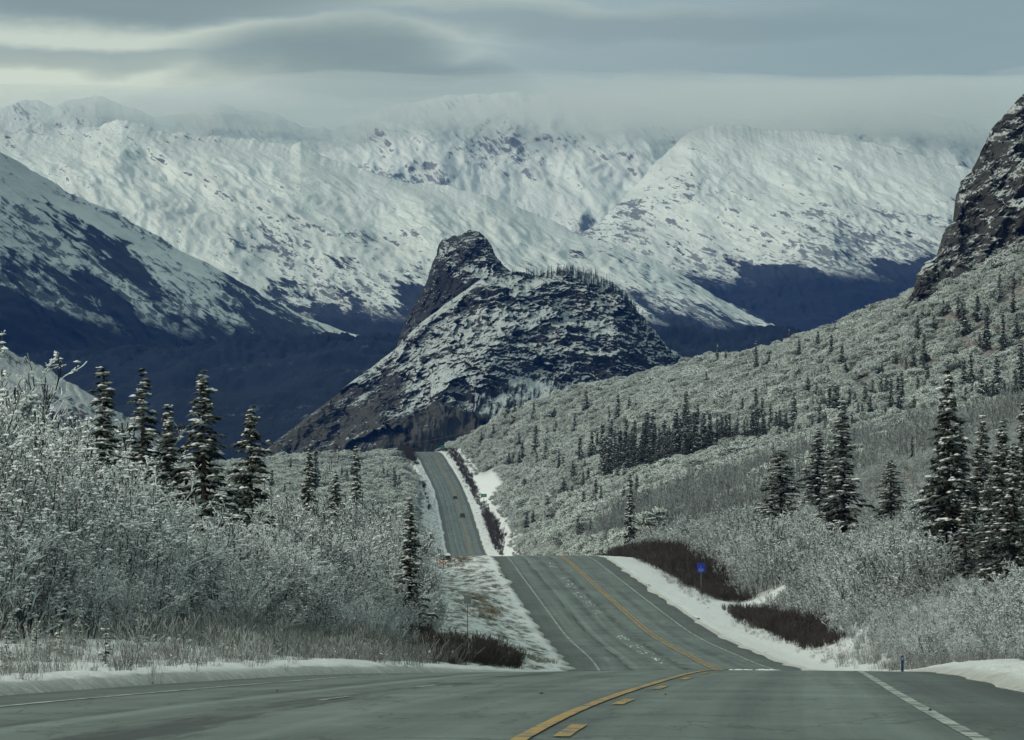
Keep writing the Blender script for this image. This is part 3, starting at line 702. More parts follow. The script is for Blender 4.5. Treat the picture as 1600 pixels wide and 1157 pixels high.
cliff_m = rock_mat('cliff_rock', (.034, .034, .033), (.100, .097, .090), 4.0, .835, .045, snowc=(.62, .66, .65), strat=R(-50))
loft('cliff', [
  [(1405, 492, 1560), (1425, 455, 1560), (1432, 432, 1562), (1442, 414, 1565), (1462, 403, 1568), (1466, 385, 1570), (1476, 360, 1575), (1490, 345, 1575), (1492, 315, 1580), (1500, 285, 1585), (1518, 268, 1590), (1528, 246, 1590), (1537, 228, 1595), (1545, 208, 1600), (1560, 190, 1600),
   (1580, 168, 1605), (1600, 148, 1610), (1640, 95, 1620), (1700, 30, 1640), (1800, -60, 1660), (1950, -150, 1700)],
  [(1400, 510, 1520), (1440, 480, 1525), (1480, 460, 1530), (1520, 435, 1530), (1560, 415, 1530), (1600, 395, 1530), (1700, 330, 1520), (1950, 230, 1500)],
  [(1400, 560, 1500), (1950, 400, 1480)]], 420, (220, 20),
  lambda A, T: crag(A, T, 11, 17, 5.5, 3.2, 5.0, 160, 0, 1.6), cliff_m, attrs={'bare': lambda A, T: .12 + 0 * T}, skirt=120)

# far valley floor sheet under everything, out to the horizon
add('valley_floor', mk_mesh('valley_floor', [(-16000, -3000, -62), (16000, -3000, -62), (16000, 22000, -62), (-16000, 22000, -62)], np.array([[0, 1, 2, 3]]), [valley]), kind='structure')
# ------------------------------------------------------------------ plant prototypes
def prisms(p, q, r0, r1):
    """three-sided tapered sticks"""
    p, q = np.asarray(p, float), np.asarray(q, float); d = q - p; L = np.linalg.norm(d, axis=1)[:, None] + 1e-9; d = d / L
    up = np.where(np.abs(d[:, 2:3]) < .95, np.array([[0, 0, 1.0]]), np.array([[1.0, 0, 0]]))
    a = np.cross(d, up); a /= np.linalg.norm(a, axis=1)[:, None]; b = np.cross(a, d)
    V = []
    for c_, r in ((p, r0), (q, r1)):
        r = np.asarray(r, float)[:, None]
        for t in (math.pi / 2, math.pi * 7 / 6, math.pi * 11 / 6): V.append(c_ + r * (math.cos(t) * a + math.sin(t) * b))
    V = np.stack(V, 1).reshape(-1, 3); o = np.arange(len(p))[:, None] * 6
    Q = np.concatenate([o + [[0, 1, 4, 3]], o + [[1, 2, 5, 4]], o + [[2, 0, 3, 5]]])
    return V, Q
_oct = np.array([(1, 0, 0), (0, 1, 0), (-1, 0, 0), (0, -1, 0), (0, 0, 1), (0, 0, -.45)], float)
_octf = np.array([(0, 1, 4), (1, 2, 4), (2, 3, 4), (3, 0, 4), (1, 0, 5), (2, 1, 5), (3, 2, 5), (0, 3, 5)])
def clumps(c, sx, sz, rs):
    """small pillows of snow"""
    n = len(c); yaw = rs.uniform(0, 6.28, n); co, si = np.cos(yaw)[:, None], np.sin(yaw)[:, None]
    B = np.repeat(_oct[None], n, 0) * (1 + rs.uniform(-.25, .25, (n, 6, 1)))
    asp = rs.uniform(.6, 1.5, n)[:, None]
    X, Y, Z = B[..., 0] * asp, B[..., 1] / asp, B[..., 2]
    V = np.stack([(X * co - Y * si) * np.asarray(sx)[:, None], (X * si + Y * co) * np.asarray(sx)[:, None], Z * np.asarray(sz)[:, None]], -1) + np.asarray(c)[:, None, :]
    Fc = (np.arange(n)[:, None, None] * 6 + _octf[None]).reshape(-1, 3)
    return V.reshape(-1, 3), Fc
def unit(a): return a / (np.linalg.norm(a, axis=1)[:, None] + 1e-9)
def grow(rs, nst, H, spread, levels, r0, seg=3, updraft=.25, base=.25):
    """branching plant as arrays of sticks"""
    n = nst
    az = rs.uniform(0, 6.28, n); tilt = np.abs(rs.normal(0, spread, n))
    p = np.stack([np.cos(az) * base * rs.rand(n), np.sin(az) * base * rs.rand(n), np.zeros(n) - .15], 1)
    d = unit(np.stack([np.cos(az) * np.tan(np.minimum(tilt, 1.2)), np.sin(az) * np.tan(np.minimum(tilt, 1.2)), np.ones(n)], 1))
    L = H * rs.uniform(.65, 1.0, n); r = np.full(n, r0)
    S = []; lev = 0
    while True:
        nodes = [p]; dd = d.copy(); cur = p.copy()
        for k in range(seg):
            dd = unit(dd + rs.normal(0, .16, (len(dd), 3)) + np.array([[0, 0, updraft * .4]]))
            nx = cur + dd * (L / seg)[:, None]
            ra, rb = r * (1 - .75 * k / seg), r * (1 - .75 * (k + 1) / seg)
            S.append((cur, nx, ra, rb, np.full(len(cur), lev))); cur = nx; nodes.append(nx)
        if lev >= len(levels): break
        nc, fl, ang = levels[lev]
        N = np.stack(nodes, 1); m = len(p)
        t = rs.uniform(.22 if lev == 0 else .1, 1.0, (m, nc)) * seg; i = np.minimum(t.astype(int), seg - 1); f_ = (t - i)[..., None]
        idx = np.arange(m)[:, None]
        pos = N[idx, i] * (1 - f_) + N[idx, i + 1] * f_; dirp = unit((N[idx, i + 1] - N[idx, i]).reshape(-1, 3))
        rnd = unit(rs.normal(size=(m * nc, 3)))
        nd = unit(dirp + np.tan(ang) * rnd + np.array([[0, 0, updraft]]))
        L = (L[:, None] * fl * rs.uniform(.6, 1.1, (m, nc)) * (1.15 - .5 * t / seg)).ravel()
        r = np.repeat(r, nc) * .55; p = pos.reshape(-1, 3); d = nd; lev += 1
    return [np.concatenate([s[k] for s in S]) for k in range(5)]
def shrub_mesh(name, seed, H, nst, spread, levels, r0, rmin, mat, nclump=0, csize=.08, updraft=.25, seg=3, base=.3, split=False):
    rs = np.random.RandomState(seed)
    p, q, a, b, lv = grow(rs, nst, H, spread, levels, r0, seg, updraft, base)
    a, b = np.maximum(a, rmin), np.maximum(b, rmin * .8)
    V, Q = prisms(p, q, a, b)
    polys = [Q]; mi = [np.zeros(len(Q), int)]
    if split:
        st = lv <= 1
        V1, Q1 = prisms(p[st], q[st], a[st], b[st]); V2, Q2 = prisms(p[~st], q[~st], a[~st], b[~st])
        ms, mt = mk_mesh(name + '_stems', V1, Q1, [mat]), mk_mesh(name + '_twigs', V2, Q2, [mat])
        i = rs.choice(np.nonzero(lv >= 1)[0], nclump); t = rs.rand(nclump, 1)
        s = csize * rs.uniform(.5, 1.5, nclump); Vc, Fc = clumps(p[i] * (1 - t) + q[i] * t + [[0, 0, csize * .2]], s, s * .55, rs)
        return ms, mt, mk_mesh(name + '_snow', Vc, Fc, [M['snow_load']])
    if nclump:
        i = rs.choice(np.nonzero(lv >= 1)[0], nclump); t = rs.rand(nclump, 1)
        s = csize * rs.uniform(.5, 1.5, nclump)
        Vc, Fc = clumps(p[i] * (1 - t) + q[i] * t + [[0, 0, csize * .2]], s, s * .55, rs)
        polys.append(Fc + len(V)); V = np.concatenate([V, Vc]); mi.append(np.ones(len(Fc), int))
    return mk_mesh(name, V, polys, [mat, M['snow_load']], np.concatenate(mi))

near_shrubs = [shrub_mesh('frosted_shrub', 11 + k, 4.2, (9, 12, 8, 11, 7)[k], (.42, .5, .36, .6, .3)[k], [(7, .42, .75), (6, .45, .8), (4, .5, .9)], .035, .011, M['twig'], 800, .05, .3, split=True) for k in range(5)]
mid_shrubs = [shrub_mesh('mid_shrub', 41 + k, 4.2, (9, 12, 8, 10, 14)[k], (.42, .5, .34, .55, .4)[k], [(7, .42, .75), (6, .5, .85)], .05, .024, M['twig_mid'], 200, .085, .3) for k in range(5)]
def far_crown(name, seed, H, W, n, mat):
    rs = np.random.RandomState(seed)
    # rounded frosted crown: short fine twigs radiating from a lumpy dome that stands on bare stems
    az = rs.uniform(0, 6.28, 8); rr0 = rs.uniform(.1, .75, 8) * W
    lobes = np.stack([np.cos(az) * rr0, np.sin(az) * rr0, H * (.50 + .12 * rs.rand(8)) - rr0 * .22 * H / W], 1)
    li = rs.randint(0, 8, n); d = unit(rs.normal(size=(n, 3)) * [1, 1, .9] + [[0, 0, .55]])
    rr = rs.uniform(.75, 1.0, n)[:, None]
    q = lobes[li] + d * rr * [W * .50, W * .50, H * .34]; p = q - unit(d + rs.normal(0, .5, (n, 3))) * rs.uniform(.3, .8, n)[:, None]
    V, Q = prisms(p, q, rs.uniform(.05, .085, n), rs.uniform(.035, .06, n))
    az = rs.uniform(0, 6.28, 9)
    V2, Q2 = prisms(np.stack([np.cos(az) * .2, np.sin(az) * .2, -.3 + 0 * az], 1), np.stack([np.cos(az) * W * .5, np.sin(az) * W * .5, H * .7 + 0 * az], 1), np.full(9, .06), np.full(9, .03))
    return mk_mesh(name, np.concatenate([V, V2]), np.concatenate([Q, Q2 + len(V)]), [mat])
far_shrubs = [far_crown('far_shrub', 71 + k, (4.2, 4.6, 3.6, 4.4)[k], (2.6, 2.2, 3.0, 2.1)[k], 760, M['frost_far']) for k in range(4)]
aspens = [shrub_mesh('aspen', 81 + k, 8.5, 4, .10, [(16, .16, .9), (4, .55, .8)], .075, .022, M['aspen'], 0, .1, .35, seg=4, base=.9) for k in range(4)]
brown_shrubs = [shrub_mesh('brown_shrub', 91 + k, 2.3, 26, .42, [(6, .4, .45), (3, .5, .5)], .014, .011, M['brown'], 0, .1, .35, base=.5) for k in range(4)]
stem_tufts = [shrub_mesh('stem_tuft', 101 + k, (1.3, 1.0, 1.6, .8)[k], (14, 20, 10, 24)[k], (.22, .3, .18, .35)[k], [(2, .3, .4)], .008, .0065, M['dry'], (2, 0, 4, 0)[k], .035, .2, base=.35) for k in range(4)]
gold_tufts = [shrub_mesh('grass_tuft', 111 + k, .8, 34, .5, [(1, .4, .4)], .012, .010, (M['dry_gold'], M['dry'])[k % 2], 0, .1, .0, base=.4) for k in range(4)]

# spruces
def spruce_arrays(seed, H, Wd, nwh, per, nspray, slen, droop=.35, ragged=.35, core=True, power=.85, bare=.02, doubletop=False):
    rs = np.random.RandomState(seed)
    A_p, A_d, A_l, A_w = [], [], [], []; S_c, S_x, S_z = [], [], []; B = []
    gap = rs.uniform(.5, 1.2, nwh)
    for w in range(nwh):
        t = (w + .5) / nwh; h = H * (bare + (1 - bare) * t)
        env = Wd * ((1 - t) ** power * (.86 + .14 * math.sin(t * 19 + seed)) + .035)
        if t < .12: env *= .75 + 2 * t
        for b in range(per):
            L = env * (1 - ragged * rs.rand()) * gap[w] * (1.25 if rs.rand() < .08 else 1)
            az = rs.uniform(0, 6.28); ca, sa = math.cos(az), math.sin(az)
            h0 = h + rs.normal(0, H / nwh * 1.1)
            dr = droop * rs.uniform(.6, 1.3) * (1.15 - .9 * t)
            k = max(3, int(nspray * (.35 + .65 * L / Wd)))
            s = np.sqrt(rs.uniform(.01, 1.0, k))
            z = h0 + L * (-dr * s + .28 * dr * s**3) + .06 * L
            pos = np.stack([ca * L * s, sa * L * s, z], 1)
            sp = rs.choice([-1, 1], k) * rs.uniform(.2, 1.15, k)
            dirs = np.stack([np.cos(az + sp), np.sin(az + sp), -.28 - .55 * rs.rand(k) + .3 * t], 1)
            A_p.append(pos); A_d.append(unit(dirs)); A_l.append(slen * rs.uniform(.6, 1.25, k) * (.5 + .5 * min(1, L / Wd * 1.8))); A_w.append(np.full(k, slen * .26))
            B.append((np.array([0, 0, h0 + .05 * L]), np.array([ca * L * .55, sa * L * .55, h0 - dr * L * .42]), np.array([ca * L * .97, sa * L * .97, h0 - dr * L * .75])))
            m = 1 + (rs.rand() < .7) + (rs.rand() < .35)
            if rs.rand() < .55:
                for _ in range(m):
                    ss_ = rs.uniform(.55, 1.02); S_c.append([ca * L * ss_ + rs.normal(0, .05), sa * L * ss_ + rs.normal(0, .05), h0 + L * (-dr * ss_ + .28 * dr * ss_**3) + .06 * L + slen * .12])
                    q = slen * rs.uniform(.28, .62) * (.55 + .45 * (1 - t)); S_x.append(q); S_z.append(q * rs.uniform(.4, .65))
    p = np.concatenate(A_p); d = np.concatenate(A_d); l = np.concatenate(A_l)[:, None]; w = np.concatenate(A_w)[:, None]
    side = unit(np.cross(d, [0, 0, 1.0])); n = len(p)
    droopv = np.array([[0, 0, -1.0]])
    v0 = p - side * w * .5; v1 = p + side * w * .5; mid = p + d * l * .55; v2 = mid + side * w * .62 + droopv * w * .25; v3 = mid - side * w * .62 + droopv * w * .25; v4 = p + d * l + droopv * l * .22; top = p + d * l * .3 + np.array([[0, 0, .22]]) * w
    V = np.stack([v0, v1, v2, v3, v4, top], 1).reshape(-1, 3); o = np.arange(n)[:, None] * 6
    T3 = np.concatenate([o + [[0, 1, 5]], o + [[1, 2, 5]], o + [[3, 0, 5]], o + [[5, 2, 4]], o + [[3, 5, 4]]])
    Vs, Fs = clumps(np.array(S_c), np.array(S_x), np.array(S_z), rs)
    return V, T3, Vs, Fs, B
def big_spruce(seed, H, Wd, **k):
    kw = dict(nwh=34, per=9, nspray=24, slen=.40); kw.update(k)
    V, T3, Vs, Fs, B = spruce_arrays(seed, H, Wd, **kw)
    p = np.array([b[0] for b in B] + [b[1] for b in B]); q = np.array([b[1] for b in B] + [b[2] for b in B]); m = len(B)
    Vb, Qb = prisms(p, q, [.035] * m + [.022] * m, [.022] * m + [.01] * m)
    tr = MB().tube([(0, 0, -.6), (0.01, 0, .6), (-.03, .02, H * .4), (.03, -.02, H * .75), (0, 0, H * 1.0)], [H * .020, H * .016, H * .011, H * .006, .012], 8).mesh('spruce_trunk', M['bark'], True)
    crown = mk_mesh('spruce_crown', np.concatenate([V, Vb]), [T3, Qb + len(V)], [M['needles'], M['bark']], np.concatenate([np.zeros(len(T3), int), np.ones(len(Qb), int)]))
    # pillows are doubled so they read as uneven loads
    rs = np.random.RandomState(seed + 5)
    off = np.repeat(rs.normal(0, .07, (len(Vs) // 6, 3)), 6, 0) * [1, 1, .4]; c0 = np.repeat(Vs.reshape(-1, 6, 3).mean(1), 6, 0)
    V2 = (Vs - c0) * .75 + c0 + off
    snow = mk_mesh('spruce_snow', np.concatenate([Vs, V2]), np.concatenate([Fs, Fs + len(Vs)]), [M['snow_load']], smooth=True)
    return tr, crown, snow
HB = 10.0
bigs = [big_spruce(201, HB, 2.1), big_spruce(202, HB, 1.25, ragged=.5, per=8), big_spruce(203, HB, 1.7, droop=.6, ragged=.3), big_spruce(204, HB, 2.6, droop=.45, power=.7), big_spruce(205, HB, 1.45, ragged=.6, nwh=26), big_spruce(206, HB, 2.0, ragged=.65, nwh=22, per=8)]
def small_spruce(seed, H, Wd):
    V, T3, Vs, Fs, B = spruce_arrays(seed, H, Wd, nwh=20, per=8, nspray=6, slen=.8, ragged=.4)
    keep = np.random.RandomState(seed).rand(len(Fs) // 8) < .22
    Fs = Fs.reshape(-1, 8, 3)[keep].reshape(-1, 3)
    tr = MB().tube([(0, 0, -1), (0, 0, H * .5), (0, 0, H)], [.13, .09, .02], 5); Vt = np.concatenate(tr.V)
    Qt = np.array([q for q in tr.Q if len(q) == 4])
    return mk_mesh('small_spruce', np.concatenate([V, Vs, Vt]), [T3, Fs + len(V), Qt + len(V) + len(Vs)], [M['needles'], M['snow_load'], M['bark']],
                   np.concatenate([np.zeros(len(T3), int), np.ones(len(Fs), int), np.full(len(Qt), 2)]))
smalls = [small_spruce(301 + k, 10.0, (1.3, 1.0, 1.6, .85, 1.2)[k]) for k in range(5)]
def seedling(seed):
    V, T3, Vs, Fs, B = spruce_arrays(seed, 1.6, .42, nwh=9, per=5, nspray=12, slen=.15, droop=.1, ragged=.4)
    tr = MB().tube([(0, 0, -.3), (0, 0, .7), (0, 0, 1.6)], [.025, .018, .006], 6).mesh('seedling_trunk', M['bark'])
    return tr, mk_mesh('seedling_crown', V, T3, [M['seedling']]), mk_mesh('seedling_snow', Vs, Fs, [M['snow_load']])
seeds = [seedling(401), seedling(402), seedling(403)]

# ------------------------------------------------------------------ scatter helpers
def instancer(name, meshes, pos, scale, idx, yaw, label, tilt=None):
    """one uncountable mass: points that carry one of a few plants each"""
    c = bpy.data.collections.new(name + '_kinds')
    for i, me in enumerate(meshes):
        o = bpy.data.objects.new('%s_kind_%02d' % (name, i), me); c.objects.link(o)
    n = len(pos); me = bpy.data.meshes.new(name); me.vertices.add(n); me.vertices.foreach_set('co', np.asarray(pos, np.float32).ravel())
    for nm, ty, arr in (('pscale', 'FLOAT_VECTOR', scale), ('pidx', 'INT', idx), ('prot', 'FLOAT_VECTOR', np.stack([np.zeros(n) if tilt is None else tilt[:, 0], np.zeros(n) if tilt is None else tilt[:, 1], yaw], 1))):
        a = me.attributes.new(nm, ty, 'POINT')
        a.data.foreach_set('vector' if ty == 'FLOAT_VECTOR' else 'value', np.asarray(arr, np.int32 if ty == 'INT' else np.float32).ravel())
    o = bpy.data.objects.new(name, me); col.objects.link(o); o['kind'] = 'stuff'; o['label'] = label
    ng = bpy.data.node_groups.new(name, 'GeometryNodeTree')
    ng.interface.new_socket('Geometry', in_out='INPUT', socket_type='NodeSocketGeometry'); ng.interface.new_socket('Geometry', in_out='OUTPUT', socket_type='NodeSocketGeometry')
    gi, go = ng.nodes.new('NodeGroupInput'), ng.nodes.new('NodeGroupOutput')
    ci = ng.nodes.new('GeometryNodeCollectionInfo'); ci.inputs['Collection'].default_value = c; ci.inputs['Separate Children'].default_value = True; ci.inputs['Reset Children'].default_value = True
    ip = ng.nodes.new('GeometryNodeInstanceOnPoints'); ip.inputs['Pick Instance'].default_value = True
    def na(nm, ty):
        a = ng.nodes.new('GeometryNodeInputNamedAttribute'); a.data_type = ty; a.inputs[0].default_value = nm; return a.outputs[0]
    er = ng.nodes.new('FunctionNodeEulerToRotation')
    L = ng.links.new
    L(gi.outputs[0], ip.inputs['Points']); L(ci.outputs[0], ip.inputs['Instance']); L(na('pidx', 'INT'), ip.inputs['Instance Index'])
    L(na('prot', 'FLOAT_VECTOR'), er.inputs[0]); L(er.outputs[0], ip.inputs['Rotation']); L(na('pscale', 'FLOAT_VECTOR'), ip.inputs['Scale']); L(ip.outputs[0], go.inputs[0])
    md = o.modifiers.new('scatter', 'NODES'); md.node_group = ng
    return o
rs = np.random.RandomState(5)
def samp(side, Y0, Y1, d0, d1, spacing, jit=1.0):
    """jittered points on one side of the road, in a step that grows with nothing: real metres"""
    ny, nd = max(1, int((Y1 - Y0) / spacing)), max(1, int((d1 - d0) / spacing))
    yy, dd = np.meshgrid(Y0 + (np.arange(ny) + .5) * (Y1 - Y0) / ny, d0 + (np.arange(nd) + .5) * (d1 - d0) / nd)
    yy = yy.ravel() + rs.uniform(-.5, .5, yy.size) * spacing * jit; dd = dd.ravel() + rs.uniform(-.5, .5, dd.size) * spacing * jit
    X = rx(yy) + (WR + dd if side > 0 else -(WL + dd))
    return X, yy, dd
def inview(X, Y, m=140):
    u = U0 + X / Y * F; return (u > -m) & (u < 1600 + m)

FAR_R = '''916,611,645 966,619,660 952,641,661 983,622,643 993,625,638 834,629,656 866,638,651 804,625,655 813,625,641 793,624,655 781,624,644 766,628,663 898,650,674 869,659,680 838,668,683
1072,617,668 1090,633,672 1057,644,685 1012,648,690 992,659,685 1099,647,685 1109,648,685 1116,626,652 1127,651,680 1134,651,680 1121,543,570 1134,550,566 1104,582,598 1134,613,625 1181,540,578 1202,527,548 1202,552,573
1248,532,559 1233,518,540 1252,560,573 1278,520,546 1299,526,559 1305,507,524 1315,540,567 1321,562,579 1378,495,503 1434,495,527 1459,493,515 1474,470,491 1497,465,497 1505,471,524 1527,462,504 1562,431,465 1584,427,450
1583,449,490 1542,482,546 1531,521,545 1567,493,546 1588,492,527 1594,520,549 1444,524,563 1427,546,574 1443,562,582 1449,571,602 1416,563,576 1378,567,582 1294,573,598 1474,563,579 1499,563,577 1434,590,621 1481,567,615
1506,565,609 1517,556,599 1534,576,627 1558,560,621 1551,596,625 1569,596,621 1519,602,627 1509,606,627 1542,596,627 1595,543,618 1586,581,618 1364,595,621 1352,601,634 1377,593,623 1385,590,627 1392,595,640 1404,593,649
1409,585,634 1428,621,645 1328,609,637 1336,615,637 1296,606,649 1305,606,652 1309,606,646 1316,624,649 1281,631,665 1241,617,662 1181,610,652 1191,623,656 1198,599,612 1204,634,671 1160,624,645 1116,634,652 1152,656,688
1168,657,684 1177,652,684 1192,656,687 1217,645,671 1228,645,671 1341,631,652 1347,631,656 1360,621,652 1369,634,652 1383,634,649 1331,646,671 837,668,710 855,671,695 853,694,726 811,676,693 771,665,683 752,676,690
733,655,668 816,693,726 811,707,724 795,707,722 802,708,721 839,710,727 906,685,724 925,677,713 933,679,712 956,657,688 992,660,694 1011,648,694 1005,663,700 1023,666,694 1030,669,700 1039,660,694 1056,646,685 1070,635,685
1078,650,700 1100,649,704 1109,649,694 1128,654,688 948,682,710 956,691,722 964,694,735 972,685,707 980,700,747 873,707,732 880,716,741 895,722,751 914,721,741 911,738,757 919,732,754 819,749,776 881,749,776 887,763,782
894,760,782 912,769,791 903,779,794 931,751,785 939,760,785 855,780,813 873,788,804 823,799,826 833,799,818 862,804,819 891,807,822 903,807,835 923,810,832 883,846,865 908,849,865 975,763,785 995,744,779 992,763,788
1144,610,628 1213,570,585 1262,590,610 1276,600,622 1345,572,588 1400,548,566'''
FAR_L = '''454,717,738 493,709,772 503,671,698 511,678,695 566,682,694 576,679,696 550,726,750 562,725,743 534,730,750 542,734,754 599,730,751 605,735,751 616,733,755 624,743,762 618,743,768 562,760,772 491,677,688 458,677,697 468,680,697
475,682,698 430,690,708 548,690,704 425,735,765 445,760,780'''
def small_at(u, vt, vb, side):
    Y = hit(u, vb + 4)
    if Y is None: return None
    x = (u - U0) / F * Y; z = float(ground_z(x, Y)); zt = (V0 - vt) / F * Y; h = zt - z
    return x, Y, z, h
cnt = 0; extra = []
rr = np.random.RandomState(12)
items = [(tuple(map(int, t.split(','))), 'R') for t in FAR_R.split()] + [(tuple(map(int, t.split(','))), 'L') for t in FAR_L.split()]
for _ in range(64):      # the dense dark stand in the middle of the hillside
    u = rr.uniform(940, 1090); t_ = (u - 940) / 150; vb = rr.uniform(712 - 14 * t_, 762 - 52 * t_)
    items.append(((u, vb - rr.uniform(32, 58), vb), 'M'))
for _ in range(22):
    u = rr.uniform(1090, 1290); vb = 690 - (u - 1090) * .06 + rr.uniform(-12, 10); items.append(((u, vb - rr.uniform(22, 38), vb), 'M'))
SPOTS = []
for (u, vt, vb), s_ in items:
    r_ = small_at(u, vt, vb, s_)
    if r_ is not None and 2.5 <= r_[3] <= 22: SPOTS.append(((u, vt, vb), s_, r_))

cand = []   # frosted shrubs: x, y, z, height, kind
def shrubs(side, Y0, Y1, d0f, d1, spacing, h0, h1, kinds, edge=0, cond=None):
    X, Y, d = samp(side, Y0, Y1, 0, d1, spacing)
    k = inview(X, Y) & (d > d0f(Y))
    if cond is not None: k &= cond(X, Y, d)
    X, Y, d = X[k], Y[k], d[k]; Z = ground_z(X, Y)
    lo = perlin(X / 14, Y / 22, 3.0)
    h = h0 + (h1 - h0) * np.clip((rs.rand(len(X)) ** 1.5 * .9 + lo * .9 + .1) if Y0 > 600 else (rs.rand(len(X)) * .7 + .15 + lo * .9), 0, 1.25)
    h = h * (.45 + .55 * sstep(d - d0f(Y), 0, 5 if edge == 0 else edge))
    u = U0 + X / Y * F
    if side < 0 and Y0 < 600:
        top = np.interp(u, [-200, 0, 100, 200, 300, 420, 600, 660, 720, 800], [560, 600, 645, 715, 800, 780, 790, 840, 950, 1000]) + rs.uniform(-6, 60, len(X))
        h = h * np.interp(u, [-200, 120, 330], [1.75, 1.6, 1.0]); h = np.clip(h, .8, np.maximum((V0 - top) / F * Y - Z, 1.0))
    if side > 0 and Y0 < 600:
        t1 = np.interp(u, [1150, 1250, 1350, 1450, 1600, 1800], [990, 960, 925, 930, 890, 860]); t2 = np.interp(u, [900, 1000, 1100, 1180, 1225, 1260, 1300, 1330, 1370, 1400, 1440, 1600, 1800], [850, 838, 812, 795, 806, 785, 840, 842, 812, 818, 775, 730, 700])
        top = np.where(Y < 275, t1, t2) + rs.uniform(-10, 30, len(X))
        h = np.clip(h, .8, np.maximum((V0 - top) / F * Y - Z, 1.4))
    return X, Y, Z, h, d
noclear = lambda X, Y, d: ~((np.abs(Y - 396) < 5) & (d < 26)) & ~((np.abs(Y - 1900) < 85) & (d > 4) & (d < 17))
# left, from the verge back
def dl0(Y): return np.interp(Y, [0, 95, 110, 150, 200, 280, 400, 520, 560, 1400, 1500, 1700, 2100, 2200], [60, 13, 9, 7.6, 8.0, 9.0, 10.0, 10.5, 7, 5, 10, 9, 5, 4])
def dr0(Y): return np.interp(Y, [0, 100, 110, 180, 240, 330, 400, 560, 640, 1400, 1500, 2200], [14, 11, 6.0, 3.8, 4.2, 7.0, 8.4, 9.0, 6, 6, 9.5, 8])
near = []
for (s_, a, b, f_, d1, sp, h0, h1) in ((-1, 88, 260, dl0, 60, 2.1, 2.4, 6.2), (1, 110, 260, dr0, 60, 2.1, 2.0, 5.0)):
    near.append(shrubs(s_, a, b, f_, d1, sp, h0, h1, 5))
near = [np.concatenate(c_) for c_ in zip(*near)]
mid = []
for (s_, a, b, f_, d1, sp, h0, h1) in ((-1, 260, 620, dl0, 110, 2.6, 3.2, 6.6), (1, 260, 640, dr0, 110, 2.5, 2.2, 5.2)):
    mid.append(shrubs(s_, a, b, f_, d1, sp, h0, h1, 5, cond=noclear if s_ > 0 else None))
mid = [np.concatenate(c_) for c_ in zip(*mid)]
far = []
for (s_, a, b, f_, d1, sp, h0, h1) in ((-1, 640, 2330, dl0, 420, 3.3, 2.0, 5.4), (1, 640, 2300, dr0, 480, 3.2, 1.8, 5.2)):
    far.append(shrubs(s_, a, b, f_, d1, sp, h0, h1, 4, edge=8, cond=noclear if s_ > 0 else None))
far = [np.concatenate(c_) for c_ in zip(*far)]

# brush stands back a little in front of the spruces
tx, ty = np.array([q[2][0] for q in SPOTS]), np.array([q[2][1] for q in SPOTS])
keep_ = np.ones(len(far[0]), bool)
for x_, y_ in zip(tx, ty): keep_ &= ~((np.abs(far[0] - x_) < 2.6) & (far[1] < y_ + 1) & (far[1] > y_ - 24))
far = [c_[keep_] for c_ in far]
# nothing but the ridge hides the far side: drop plants that the terrain hides well below the sight line
def visible(X, Y, Z, h, tol=1.0):
    ok = np.ones(len(X), bool)
    for i in range(0, len(X), 4000):
        x, y, zt = X[i:i + 4000], Y[i:i + 4000], (Z + h)[i:i + 4000]
        t = np.concatenate([np.linspace(.05, .985, 90)])[:, None]
        gz = ground_z(x[None] * t, y[None] * t, False)
        ok[i:i + 4000] = (gz - zt[None] * t < tol).all(0)
    return ok
for arr in (near, mid, far):
    k = visible(arr[0], arr[1], arr[2], arr[3]); 
    for j in range(5): arr[j] = arr[j][k]
print('shrubs', len(near[0]), len(mid[0]), len(far[0]))

# the most prominent near shrubs become things of their own
def ang(arr): return arr[3] * F / arr[1]
order = np.argsort(-(ang(near) * (1.0) - near[4] * 3.0 + inview(near[0], near[1], -10) * 500))
own, rest = order[:230], order[230:]
def ztext(x, y):
    u = U0 + x / y * F
    if u < 330: return 'left'
    if u < 800: return 'centre'
    return 'right'
def shrub_label(x, y, h, d):
    u = U0 + x / y * F
    lm = [(-200, 60, 'at the left edge of the view'), (60, 135, 'left of the leftmost spruce of the row'), (135, 195, 'below the leftmost spruce of the row'), (195, 245, 'below the gappy long-boughed spruce'),
          (245, 290, 'below the slim short spruce'), (290, 350, 'below the tallest left spruce'), (350, 430, 'below the right end of the spruce row'), (430, 500, 'just right of the spruce row'), (500, 570, 'below the row of dark poles'),
          (570, 640, 'left of the dark verge spruce'), (640, 900, 'on the verge by the grey sign'), (900, 1290, 'just right of the willow band'), (1290, 1400, 'left of the blue marker post'), (1400, 1450, 'above the blue marker post'), (1450, 1530, 'below the tallest right spruce'), (1530, 3000, 'below the drooping spruce')]
    w = next((t for a, b, t in lm if a <= u < b), 'at the left edge of the view')
    size = 'tall' if h > 4.6 else ('low' if h < 2.6 else 'middling')
    row = 'front row' if y < 128 else ('second rank' if y < 165 else 'rear rank')
    return '%s snowy shrub, %s, %s' % (size, row, w)
SGRP = {'left': 'snowy shrubs behind the left snowbank', 'centre': 'snowy shrubs beside the left verge', 'right': 'frosted shrubs right of the near road'}
